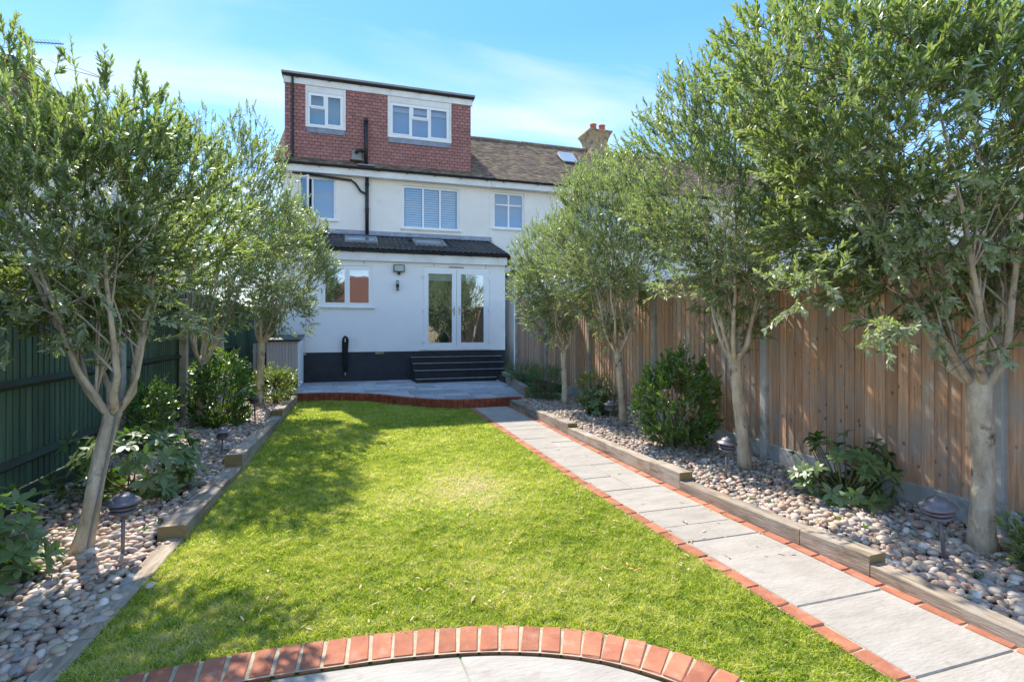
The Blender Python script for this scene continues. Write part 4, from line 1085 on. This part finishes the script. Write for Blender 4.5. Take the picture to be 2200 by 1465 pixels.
# ------------------------------------------------------------------ neighbour on the left
lh = thing('neighbouring_house', 'white house with brown roof half hidden behind the nearest left olive tree', 'house')
q = MB(); q.box(-16, -5.2, 13.4, 19.8, -.05, 5.05); q.obj('wall', M['render'], lh)
q = MB(); q.box(-16, -5.08, 13.15, 13.4, 5.0, 5.2, .005); q.obj('fascia', M['fascia'], lh); gutter(lh, -16, -5.02, 13.08, 5.25, 1.0)
a, b, rz_ = 13.0, 16.4, 7.05
q = MB(); q.add([(-16, a, 5.25), (-5.0, a, 5.25), (-8.7, b, rz_), (-16, b, rz_), (-16, 19.9, 5.25), (-5.0, 19.9, 5.25)], [(0, 1, 2, 3), (3, 2, 5, 4), (1, 5, 2)]); rf = q.obj('roof', M['rooftile'], lh)
Lh = math.hypot(b - a, rz_ - 5.25)
o = tile_slope(rf, -14, -5.0, a, 5.25, b, rz_, .166, .1, M['rooftile'], skip=lambda x, s_: x > -5.0 - 3.7 * s_ / Lh - .08, seed=9).obj('roof_tiles', M['rooftile'], rf); props(o, kind='stuff')
q = MB(); q.box(-16, -7.05, 13.7, 16.6, 5.5, 7.3); q.obj('dormer', M['dormtile'], lh); q = MB(); q.box(-16, -6.95, 13.55, 16.7, 7.3, 7.42, .01); q.obj('roof_cap', M['black'], lh)
for x0 in (-8.4, -11.5):
    q = MB(); q.box(x0, x0 + 1.6, 13.36, 13.405, 3.7, 4.8, .01); w_ = q.obj('window', M['upvc'], lh)
    q = MB(); q.box(x0 + .08, x0 + .76, 13.34, 13.365, 3.78, 4.72); q.box(x0 + .84, x0 + 1.52, 13.34, 13.365, 3.78, 4.72); q.obj('pane', M['skyblue'], w_)
ae = thing('tv_aerial', 'thin metal television aerial on a pole above the left olive tree', 'aerial', (-7.2, 14.6, 7.2))
q = MB(); q.tube([(0, 0, 0), (0, 0, 1.08)], .02, 6); q.obj('mast', M['capgrey'], ae)
q = MB(); q.tube([(-.05, 0, 1.01), (.62, .1, 1.11)], .013, 6); q.obj('boom', M['capgrey'], ae)
for i in range(9):
    t = .05 + i * .066; l = .12 - i * .003
    q = MB(); q.tube([(t, -l, 1.02 + i * .01), (t, l + .02, 1.02 + i * .01)], .006, 4); q.obj('element', M['capgrey'], ae)
q = MB(); q.box(-.05, -.04, -.12, .12, 0.89, 1.15); q.obj('reflector', M['capgrey'], ae)

# ------------------------------------------------------------------ house behind the camera, seen mirrored in the panes
bh = thing('neighbouring_house', 'house with an orange tiled hipped roof mirrored in the kitchen window', 'house')
q = MB(); q.box(-2.8, 9, -27, -18, -.05, 3.3); q.obj('wall', M['yellowbrick'], bh)
q = MB(); q.add([(-3.1, -17.6, 3.2), (9.4, -17.6, 3.2), (9.4, -27.4, 3.2), (-3.1, -27.4, 3.2), (-.6, -22.5, 6.3), (6.5, -22.5, 6.3)], [(1, 0, 4, 5), (2, 1, 5), (3, 2, 5, 4), (0, 3, 4)]); q.obj('roof', M['orangetile'], bh)

# ------------------------------------------------------------------ leaves
def frames_mesh(name, F, mat, detail=1, parent=None, stuff=True):
    """F: dict P,D,Nn,L,W,T -> one mesh of leaf blades"""
    P, D, Nn, L, W, T = F; n = len(P)
    S = np.cross(D, Nn); S /= np.linalg.norm(S, axis=1)[:, None] + 1e-9
    Nn = np.cross(S, D)
    if detail:
        tpl = np.array([(0, 0, 0), (.3, -.46, .04), (.3, .46, .04), (.7, -.42, .0), (.7, .42, .0), (1, 0, -.07)])
        t = np.array([[0, 1, 2], [1, 3, 4], [1, 4, 2], [3, 5, 4]])
    else:
        tpl = np.array([(0, 0, 0), (.45, -.5, .03), (.45, .5, .03), (1, 0, -.06)]); t = np.array([[0, 1, 2], [1, 3, 2]])
    V = P[:, None] + tpl[None, :, 0, None] * (D * L[:, None])[:, None] + tpl[None, :, 1, None] * (S * W[:, None])[:, None] + tpl[None, :, 2, None] * (Nn * L[:, None])[:, None]
    m = len(tpl); TT = (np.arange(n)[:, None, None] * m + t[None]).reshape(-1, 3)
    me = np_mesh(name, V.reshape(-1, 3), TT, mat, np.repeat(T, m))
    return me
LEAFM = {}
def leaf_objs(parent, F, mat, count=300):
    """the leaves that show largest become parts of their own; the rest one part of kind stuff"""
    P = F[0]; d = np.hypot(P[:, 0], P[:, 1]) ; idx = np.argsort(d + rng.uniform(0, .25, len(d)))[:count]
    if mat.name not in LEAFM:
        LEAFM[mat.name] = []
        for i in range(8):
            f = (np.zeros((1, 3)), np.array([[0., 1, 0]]), np.array([[0., 0, 1]]), np.array([1.]), np.array([1.]), np.array([i / 7.]))
            LEAFM[mat.name].append(frames_mesh('leaf', f, mat, 1))
    S = np.cross(F[1], F[2]); S /= np.linalg.norm(S, axis=1)[:, None] + 1e-9; Nn = np.cross(S, F[1])
    for i in idx:
        o = bpy.data.objects.new('leaf', LEAFM[mat.name][min(7, int(F[5][i] * 7.99))]); COL.objects.link(o); o.parent = parent
        w, l = F[4][i], F[3][i]
        mt = Matrix(((S[i][0] * w, F[1][i][0] * l, Nn[i][0] * l, P[i][0]), (S[i][1] * w, F[1][i][1] * l, Nn[i][1] * l, P[i][1]), (S[i][2] * w, F[1][i][2] * l, Nn[i][2] * l, P[i][2]), (0, 0, 0, 1)))
        o.matrix_world = mt if parent is None else mt
        o.matrix_local = Matrix.Translation(-parent.location) @ mt
    keep = np.ones(len(P), bool); keep[idx] = False
    return tuple(a[keep] for a in F)
def unit(a): return a / (np.linalg.norm(a, axis=-1, keepdims=True) + 1e-9)
def shoots_to_leaves(P, D, L, K, ll, lw, r, spread=.60, tintb=.45):
    """opposite pairs of leaves along each shoot"""
    n = len(P); F = [[], [], [], [], [], []]
    ref = unit(r.normal(0, 1, (n, 3))); A = unit(np.cross(D, ref)); B = np.cross(D, A)
    kk = K
    for k in range(kk):
        t = (k + .6) / kk; bend = np.array([0, 0, 1.]) * (.12 * t * t)[..., None] if False else 0
        base = P + D * (L * t)[:, None]
        side = A if k % 2 == 0 else B
        for s in (-1, 1):
            jit = r.normal(0, .22, (n, 3))
            sp = spread * (1 - .45 * t)
            d = unit(D * (1 - .25 * (1 - t)) + side * s * sp + jit)
            nn = unit(D * .6 - side * s * .5 + np.array([0, 0, .8]) + r.normal(0, .35, (n, 3)))
            sz = ll * (1 - .35 * abs(t - .45)) * r.uniform(.65, 1.15, n)
            tt = np.clip(tintb + .5 * (t - .5) + r.normal(0, .2, n), 0, 1)
            F[0].append(base); F[1].append(d); F[2].append(nn); F[3].append(sz); F[4].append(lw * sz / ll * r.uniform(.8, 1.2, n)); F[5].append(tt)
    d = D; F[0].append(P + D * L[:, None]); F[1].append(unit(D + r.normal(0, .15, (n, 3)))); F[2].append(unit(r.normal(0, 1, (n, 3)))); F[3].append(np.full(n, ll * .7)); F[4].append(np.full(n, lw * .7)); F[5].append(np.clip(np.full(n, tintb + .4) + r.normal(0, .1, n), 0, 1))
    return [np.concatenate(f) for f in F]

def olive(name_label, base, fork, r0, C, RAD, nsh, ll, lw, seed, spikes=30, detail=1, near=0, drops=(), K=11, group=None, lean=(0, 0), gap=-.14):
    """trunk to the fork, scaffold limbs, branches, twigs and leafy shoots through a lumpy crown"""
    r = np.random.default_rng(seed); rd = random.Random(seed)
    zb = float(zL(base[1]) if base[0] < 0 else zR(base[1])) + .03
    k_ = (1.65 - zb) / 1.45      # the whole tree stands a little further back
    base = (base[0] * k_, base[1] * k_, zb - .03); fork = (fork[0] * k_, fork[1] * k_, 1.65 + (fork[2] - 1.65) * k_)
    C = (C[0] * k_, C[1] * k_, 1.65 + (C[2] - 1.65) * k_ + .10); RAD = (RAD[0] * k_ * .93, RAD[1] * k_ * .93, RAD[2] * k_ - .10); r0 *= k_
    drops = [((c[0] * k_, c[1] * k_, 1.65 + (c[2] - 1.65) * k_), d, n_, l_ * k_) for c, d, n_, l_ in drops]
    tree = thing('olive_tree', name_label, 'tree', base, 0, group); B = Vector(base); Fk = Vector(fork)
    q = MB(); n = 9; pts, rads = [], []
    for i in range(n):
        t = i / (n - 1); p = (B * (1 - t) + Fk * t); p = p + Vector((math.sin(t * 5 + seed), math.cos(t * 4 + seed * 2), 0)) * r0 * .22 * math.sin(math.pi * t); pts.append(p - B)
        rads.append(r0 * (1.22 if i == 0 else 1.0 - .10 * t + (.16 if i == n - 1 else 0)) * (1 + rd.uniform(-.05, .05)))
    pts.append(pts[-1] + Vector((0, 0, r0 * .9))); rads.append(r0 * .75); pts.append(pts[-1] + Vector((0, 0, r0 * .7))); rads.append(r0 * .3)
    rads[0] = r0 * 1.4; rads[1] = r0 * 1.08
    q.tube(pts, rads, 14)
    q.v = [(x + rd.uniform(-1, 1) * r0 * .035, y + rd.uniform(-1, 1) * r0 * .035, z) for x, y, z in q.v]
    q.obj('trunk', M['bark'], tree, True)
    C = np.array(C, float); RAD = np.array(RAD, float)
    br = MB(); tips = []
    nl = 6
    for k in range(nl):
        a = 2 * math.pi * (k + rd.uniform(-.25, .25)) / nl
        tgt = Vector(C) + Vector((math.cos(a) * RAD[0] * rd.uniform(.35, .62), math.sin(a) * RAD[1] * rd.uniform(.35, .62), RAD[2] * rd.uniform(-.1, .45)))
        P0 = Fk - Vector((0, 0, r0 * .6)); P = []
        mid1 = P0 + Vector((math.cos(a), math.sin(a), .75)) * (.22 + rd.uniform(0, .08)); m = 9
        for i in range(m):
            t = i / (m - 1); p = P0 * (1 - t) ** 2 + mid1 * 2 * t * (1 - t) + tgt * t * t
            P.append(p + Vector((rd.uniform(-1, 1), rd.uniform(-1, 1), rd.uniform(-1, 1))) * .022 * (i > 1))
        rr0 = r0 * rd.uniform(.42, .6); br.tube([p - B for p in P], [max(.006, rr0 * (1 - .82 * (i / (m - 1)))) for i in range(m)], 8)
        for s in range(13):
            i = rd.randint(2, m - 1); st = P[i]
            u = unit(r.normal(0, 1, 3)); u[2] = abs(u[2]) * .7 + .05 if rd.random() < .8 else u[2]
            tg = Vector(C + u * RAD * rd.uniform(.55, .9)); tg = st + (tg - st) * (min(1.0, .95 / max((tg - st).length, .01)))
            md = (st + tg) / 2 + Vector((rd.uniform(-.08, .08), rd.uniform(-.08, .08), rd.uniform(.0, .12)))
            pp = [st, (st + md) / 2 + Vector((0, 0, .02)), md, (md + tg) / 2, tg]
            rb = max(.004, rr0 * (1 - .8 * i / (m - 1)) * .45); br.tube([p - B for p in pp], [rb, rb * .8, rb * .6, rb * .45, rb * .3], 5, cap=False)
            tips += [np.array(p) for p in pp[1:]]
    tips = np.array(tips)
    # shoot positions
    P = []
    while len(P) < nsh:
        u = unit(r.normal(0, 1, (4000, 3))); rad = r.uniform(.1, 1, 4000) ** .42
        ang = np.arctan2(u[:, 1], u[:, 0])
        lump = 1 + .13 * np.sin(3 * ang + seed + 2.5 * u[:, 2]) + .10 * np.sin(5.3 * u[:, 2] + 2 * ang + seed * 1.7)
        q_ = C + u * RAD * (rad * lump)[:, None]
        # vase: pull the bottom in
        h = (q_[:, 2] - (C[2] - RAD[2])) / (2 * RAD[2]); pin = np.clip(.5 + 1.1 * h, .45, 1); q_[:, :2] = C[:2] + (q_[:, :2] - C[:2]) * pin[:, None]
        for p in q_:
            if noise.noise(Vector(p) * 2.3 + Vector((seed, 0, 0))) > gap: P.append(p)
            if len(P) >= nsh: break
    P = np.array(P)
    outw = unit((P - C) / RAD)
    D = unit(outw * .75 + np.array([0, 0, .75]) + r.normal(0, .38, (len(P), 3)))
    low = (P[:, 2] < C[2] - RAD[2] * .45); D[low] = unit(outw[low] * np.array([1, 1, .4]) + np.array([0, 0, .30]) + r.normal(0, .35, (low.sum(), 3)))
    L = r.uniform(.10, .22, len(P))
    # tall feathery leaders
    a = r.uniform(0, 2 * np.pi, spikes); rr_ = np.sqrt(r.uniform(0, 1, spikes)) * .85
    sp = np.c_[C[0] + np.cos(a) * rr_ * RAD[0], C[1] + np.sin(a) * rr_ * RAD[1], C[2] + RAD[2] * (np.sqrt(1 - rr_ ** 2) * .95 - .12)]
    P = np.r_[P, sp]; D = np.r_[D, unit(np.c_[np.cos(a) * rr_ * .35, np.sin(a) * rr_ * .35, np.ones(spikes)] + r.normal(0, .12, (spikes, 3)))]; L = np.r_[L, r.uniform(.26, .46, spikes)]
    for (c_, dirn, cnt, ln) in drops:
        c_ = np.array(c_, float); s_ = np.c_[r.normal(c_[0], .09, cnt), r.normal(c_[1], .09, cnt), r.normal(c_[2], .07, cnt)]
        P = np.r_[P, s_]; D = np.r_[D, unit(np.array(dirn, float) + r.normal(0, .35, (cnt, 3)))]; L = np.r_[L, r.uniform(ln * .6, ln, cnt)]
    # stems and connecting twigs
    tw = [];
    for i in range(len(P)):
        d2 = ((tips - P[i]) ** 2).sum(1); j = int(np.argmin(d2)); a_, b_ = P[i], P[i] + D[i] * L[i]
        tw.append((a_, b_, .0022))
        if d2[j] > 1e-4 and (i % 3 != 0 or L[i] > .3): tw.append((tips[j], a_, .0036))
        if i % 6 == 0: tips = np.r_[tips, [a_]]
    Aa = np.array([t[0] for t in tw]) - np.array(base); Bb = np.array([t[1] for t in tw]) - np.array(base); Rr = np.array([t[2] for t in tw])
    d = unit(Bb - Aa); s1 = unit(np.cross(d, np.array([.3, .5, .8]))); s2 = np.cross(d, s1); V = []
    for k in range(3):
        w = 2 * np.pi * k / 3; V.append(Aa + (s1 * np.cos(w) + s2 * np.sin(w)) * Rr[:, None])
    for k in range(3):
        w = 2 * np.pi * k / 3; V.append(Bb + (s1 * np.cos(w) + s2 * np.sin(w)) * Rr[:, None] * .5)
    V = np.stack(V, 1); t = np.array([[0, 1, 4], [0, 4, 3], [1, 2, 5], [1, 5, 4], [2, 0, 3], [2, 3, 5]])
    T = (np.arange(len(tw))[:, None, None] * 6 + t[None]).reshape(-1, 3)
    br.obj('branches', M['bark'], tree, True)
    o = link('twigs', np_mesh('twigs', V.reshape(-1, 3), T, M['twig']), tree); props(o, kind='stuff')
    F = shoots_to_leaves(P, D, L, K, ll, lw, r)
    if near: F = leaf_objs(tree, F, M['olive'], near)
    F = [f for f in F]; F[0] = F[0] - np.array(base)
    o = link('foliage', frames_mesh('foliage', tuple(F), M['olive'], detail), tree); props(o, kind='stuff')
    return tree
GO = 'olive trees lining the garden'
olive('leaning forked olive tree nearest on the left with a grey stake along its trunk', (-1.70, 4.0, .02), (-1.57, 4.12, 1.06), .052, (-1.82, 4.25, 2.32), (.97, .98, 1.02), 2200, .066, .0185, 1, 14, 1, 300,
      [((-2.15, 3.95, 1.75), (-.6, -.4, -.3), 16, .3), ((-2.1, 3.8, 1.55), (-.3, -.5, -.7), 12, .3), ((-1.2, 4.0, 1.7), (.6, -.3, -.1), 14, .3), ((-2.3, 4.0, 2.2), (-.5, -.3, .2), 20, .3)], 12, GO)
olive('slender olive tree on the left behind the rhododendron, second from the camera', (-2.18, 8.44, .05), (-2.12, 8.44, 1.12), .060, (-1.80, 8.4, 2.95), (1.08, 1.05, 1.70), 2450, .060, .0170, 2, 34, 0, 0,
      [((-1.0, 8.2, 3.4), (.6, -.1, .9), 12, .4)], 11, GO)
olive('farthest left olive tree, spreading over the pale bin store', (-1.66, 10.3, .08), (-1.62, 10.3, 1.35), .06, (-1.24, 10.35, 2.66), (.98, .9, 1.40), 2050, .058, .0165, 3, 16, 0, 0, (), 11, GO)
olive('biggest olive tree at the right edge with a thick pale straight trunk', (3.93, 2.30, .04), (3.90, 2.30, 1.27), .067, (3.74, 2.55, 2.82), (1.42, 1.30, 1.34), 3300, .070, .0195, 4, 24, 1, 300,
      [((2.75, 2.6, 1.95), (-.7, -.3, -.1), 20, .32), ((3.15, 2.35, 1.62), (-.6, -.4, -.3), 12, .3), ((3.6, 2.2, 1.5), (-.3, -.5, .1), 8, .25), ((4.2, 2.2, 1.6), (.1, -.6, .1), 14, .3), ((2.5, 2.7, 3.2), (-.7, -.1, .5), 22, .35)], 12, GO)
olive('olive tree with a curved cream trunk forking behind the middle path lamp on the right', (3.83, 4.32, .06), (3.70, 4.32, 1.30), .060, (3.76, 4.4, 2.95), (1.18, 1.15, 1.55), 3100, .060, .0165, 5, 40, 0, 0,
      [((2.9, 4.2, 2.0), (-.8, -.3, .1), 22, .3)], 11, GO)
olive('olive tree with a slim bent trunk beside the tall laurel on the right', (3.80, 6.75, .08), (3.70, 6.75, 1.28), .053, (3.64, 6.8, 2.72), (1.10, 1.05, 1.36), 2750, .056, .0155, 6, 34, 0, 0, (), 11, GO)
olive('farthest right olive tree, its narrow trunk nearest the black steps', (3.74, 8.85, .08), (3.73, 8.85, 1.2), .055, (3.60, 8.9, 2.45), (1.0, 1.0, 1.24), 2250, .056, .0155, 7, 26, 0, 0, (), 11, GO)
stk = thing('tree_stake', 'thin grey metal stake strapped along the leaning left olive trunk', 'stake', (-1.84, 4.42, 0))
q = MB(); q.tube([(-.01, 0, -.02), (.14, .13, 1.04)], .009, 6); q.obj('rod', M['capgrey'], stk)

# ------------------------------------------------------------------ shrubs
def shrub(label, cat, name, base, RAD, zc, nst, ll, lw, mat, seed, mode='whorl', indiv=300, per=8, detail=1, droop=.1, up=.6):
    r = np.random.default_rng(seed); rd = random.Random(seed); root = thing(name, label, cat, base); B = np.array(base, float); RAD = np.array(RAD, float)
    u = unit(r.normal(0, 1, (nst, 3))); u[:, 2] = r.uniform(-.85, 1, nst); u = unit(u)
    rad = r.uniform(.35, 1, nst) ** .5
    P = B + np.array([0, 0, zc]) + u * RAD * rad[:, None]; P[:, 2] = np.maximum(P[:, 2], B[2] + .05 + .08 * r.uniform(0, 1, nst))
    D = unit(u * np.array([1, 1, .5]) * .7 + np.array([0, 0, up]) + r.normal(0, .2, (nst, 3)))
    st = MB()
    for i in range(nst):
        if i % (1 if nst < 90 else 9): continue
        p = Vector(P[i] - B); a = Vector((rd.uniform(-.05, .05), rd.uniform(-.05, .05), 0)); m = (a * .5 + p * .5) + Vector((0, 0, -.04 if p.z > .2 else .02))
        st.tube([a, m, p], [.008, .006, .0035], 5, cap=False)
    st.obj('stems', M['stem'], root, True)
    if mode == 'whorl':
        F = [[], [], [], [], [], []]; A = unit(np.cross(D, unit(r.normal(0, 1, (nst, 3))))); Bv = np.cross(D, A)
        for k in range(per):
            w = 2 * np.pi * k / per + r.normal(0, .2, nst); s = A * np.cos(w)[:, None] + Bv * np.sin(w)[:, None]; lev = (k % 2) * .35
            d = unit(s + D * (.25 + lev) + np.array([0, 0, -droop]) + r.normal(0, .1, (nst, 3)))
            nn = unit(D * .9 - s * .2 + np.array([0, 0, .4]))
            sz = ll * r.uniform(.7, 1.1, nst) * (1 - .25 * lev)
            F[0].append(P - D * .015 * (k % 2)); F[1].append(d); F[2].append(nn); F[3].append(sz); F[4].append(lw * sz / ll); F[5].append(np.clip(.45 + lev * .6 + r.normal(0, .15, nst), 0, 1))
        F = [np.concatenate(f) for f in F]
    else:
        F = shoots_to_leaves(P - D * .1, D, r.uniform(.1, .2, nst), per, ll, lw, r, .9, .45)
    if indiv: F = list(leaf_objs(root, tuple(F), mat, min(indiv, len(F[0]))))
    if len(F[0]):
        F[0] = F[0] - B; o = link('foliage', frames_mesh('foliage', tuple(F), mat, detail), root); props(o, kind='stuff')
    return root
shrub('glossy rhododendron at the lower left corner beside the leaning olive trunk', 'shrub', 'rhododendron', (-2.22, 3.9, .0), (.44, .42, .40), .27, 90, .125, .046, M['rhodo'], 21, per=9)
shrub('spreading rhododendron with yellow stems between the two nearest left olives', 'shrub', 'rhododendron', (-2.02, 5.7, .04), (.66, .5, .40), .32, 90, .14, .050, M['rhodo'], 22, per=8, droop=.35)
shrub('dark bushy laurel in the shade against the green fence', 'shrub', 'laurel_bush', (-2.02, 9.1, .06), (.46, .5, .75), .5, 420, .10, .032, M['laurel'], 23, 'shoot', 150, 5)
shrub('lime green leaved low shrub before the pale bin store', 'shrub', 'garden_shrub', (-1.50, 11.0, .1), (.42, .4, .42), .36, 240, .07, .030, M['limeleaf'], 24, 'shoot', 150, 4)
shrub('upright dark shrub half hidden behind the second left olive trunk', 'shrub', 'garden_shrub', (-2.45, 7.5, .05), (.30, .4, .6), .4, 200, .09, .03, M['laurel'], 25, 'shoot', 100, 4)
shrub('feathery green bush spilling over the planter by the black steps', 'shrub', 'garden_shrub', (3.86, 11.7, .33), (.42, .8, .36), .18, 520, .035, .010, M['fineleaf'], 26, 'shoot', 0, 6, 0)
shrub('dark green rounded bush behind the farthest right olive trunk', 'shrub', 'garden_shrub', (3.75, 9.9, .09), (.42, .45, .5), .35, 420, .04, .014, M['fineleaf'], 27, 'shoot', 0, 6, 0)
shrub('yellow green sapling shrub against the fence between the two farthest right olives', 'shrub', 'garden_shrub', (4.22, 8.6, .11), (.30, .45, .42), .35, 120, .06, .024, M['limeleaf'], 28, 'shoot', 100, 4)
shrub('small dark rhododendron before the far right lamp', 'shrub', 'rhododendron', (4.0, 7.9, .11), (.30, .32, .32), .26, 70, .11, .042, M['rhodo'], 29, per=8, indiv=200, droop=.45)
shrub('tall glossy laurel bush in the middle of the right pebble bed', 'shrub', 'laurel_bush', (3.92, 5.62, .10), (.52, .55, .64), .55, 300, .10, .044, M['laurel'], 30, 'shoot', 300, 4)
o = shrub('slender laurel shoot rising above the tall laurel bush on the right', 'shrub', 'laurel_bush', (3.95, 5.6, .80), (.16, .16, .36), .3, 36, .07, .03, M['laurel'], 31, 'shoot', 100, 4)
shrub('low rhododendron with bright new rosettes before the brown fence', 'shrub', 'rhododendron', (4.2, 3.5, .09), (.44, .46, .36), .26, 80, .115, .045, M['rhodo'], 32, per=8, droop=.3)
shrub('leafy shrub cut by the right edge beside the thick olive trunk', 'shrub', 'garden_shrub', (4.28, 2.12, .06), (.26, .22, .30), .2, 70, .06, .026, M['laurel'], 33, 'shoot', 150, 4)

# ------------------------------------------------------------------ tiered path lamps
def lamp(label, x, y, z, tx=0, ty=0, s=1.0):
    l = thing('path_lamp', label, 'garden lamp', (x, y, z), random.uniform(0, 6), 'tiered garden path lamps'); l.rotation_euler = (tx, ty, .3); l.scale = (s, s, s)
    q = MB(); q.tube([(0, 0, -.05), (0, 0, .30)], .0125, 10); q.lathe([(.0, .0), (.03, .0), (.026, .012), (.012, .02)], 12); q.obj('pole', M['lamp'], l, True)
    q = MB(); q.lathe([(.0125, .285), (.05, .292), (.055, .31), (.05, .312)], 20); q.obj('cup', M['lamp'], l, True)
    q = MB(); q.lathe([(.034, .31), (.034, .405)], 18); q.obj('lens', M['lampglass'], l, True)
    for z_ in (.322, .352):
        q = MB(); q.lathe([(.036, z_ + .012), (.072, z_ + .004), (.086, z_ - .008), (.082, z_ - .011), (.06, z_ - .001), (.036, z_ + .004)], 24); q.obj('tier', M['lamp'], l, True)
    for k in range(3):
        w = k * 2.094; q = MB(); q.tube([(.05 * math.cos(w), .05 * math.sin(w), .305), (.05 * math.cos(w), .05 * math.sin(w), .39)], .004, 6); q.obj('strut', M['lamp'], l)
    q = MB(); q.lathe([(.102, .376), (.106, .382), (.098, .392), (.070, .402), (.066, .410), (.060, .424), (.040, .437), (.016, .443), (.008, .452), (.0, .455)], 28)
    q.lathe([(.102, .376), (.06, .388), (.0, .39)], 28); q.obj('cap', M['lamp'], l, True)
    return l
lamp('dark tiered path lamp in the left pebbles beside the leaning olive trunk', -1.58, 4.30, .02, R(2), R(1))
lamp('dark tiered path lamp half sunk among pebbles behind the spreading rhododendron', -1.56, 7.05, .0, R(-2), R(2), .9)
lamp('dark tiered path lamp on the left bed before the laurel in shade', -1.55, 9.2, .09, 0, R(-2))
lamp('tilted tiered path lamp beside the thick trunk at the right edge', 3.77, 2.42, .08, R(-3), R(-10))
lamp('tiered path lamp between the tall laurel and the curved cream trunk', 3.60, 4.33, .10, R(2), R(1), .95)
lamp('small looking far tiered lamp on the right bed beside the slim bent trunk', 3.68, 6.92, .11, R(1), R(-2), .95)

# ------------------------------------------------------------------ litter
r = np.random.default_rng(77); n = 260
lp = np.c_[r.uniform(-.9, 3.1, n), 2.9 + 6 * r.uniform(0, 1, n) ** 1.6, np.full(n, .027)]
lp = lp[lp[:, 1] > YArc(lp[:, 0]) + .05]
lp2 = np.c_[r.uniform(3.3, 4.3, 90), r.uniform(1.9, 6.5, 90), np.zeros(90)]; lp2[:, 2] = zR(lp2[:, 1]) + .045
lp3 = np.c_[r.uniform(-2.5, -1.5, 60), r.uniform(2.6, 8, 60), np.zeros(60)]; lp3[:, 2] = zL(lp3[:, 1]) + .045
lp = np.r_[lp, lp2, lp3]; n = len(lp)
dd = unit(np.c_[r.normal(0, 1, (n, 2)), r.normal(0, .1, n)])
me = frames_mesh('fallen_leaves', (lp, dd, np.tile([0, 0, 1.], (n, 1)), r.uniform(.03, .065, n), r.uniform(.008, .016, n), r.uniform(0, 1, n)), M['rust'], 1)
o = link('fallen_leaves', me); props(o, 'scattered dry narrow leaves lying on path, lawn and pebbles', 'fallen leaves', kind='stuff')

# little seedlings between the stones
n = 420; ctrs = np.r_[np.c_[r.uniform(3.3, 4.3, 22), r.uniform(1.9, 5.5, 22)], np.c_[r.uniform(-2.5, -1.5, 20), r.uniform(2.6, 6.5, 20)]]
ci = r.integers(0, len(ctrs), n); p = np.c_[ctrs[ci] + r.normal(0, .018, (n, 2)), np.zeros(n)]
p[:, 2] = np.where(p[:, 0] > 0, zR(p[:, 1]), zL(p[:, 1])) + .035
dd = unit(np.c_[r.normal(0, .6, (n, 2)), r.uniform(.3, 1, n)])
me = frames_mesh('seedlings', (p, dd, unit(r.normal(0, 1, (n, 3))), r.uniform(.02, .045, n), r.uniform(.01, .018, n), r.uniform(.3, 1, n)), M['fineleaf'], 0)
o = link('seedlings', me); props(o, 'tiny green weeds sprouting between the rounded pebbles', 'weeds', kind='stuff')
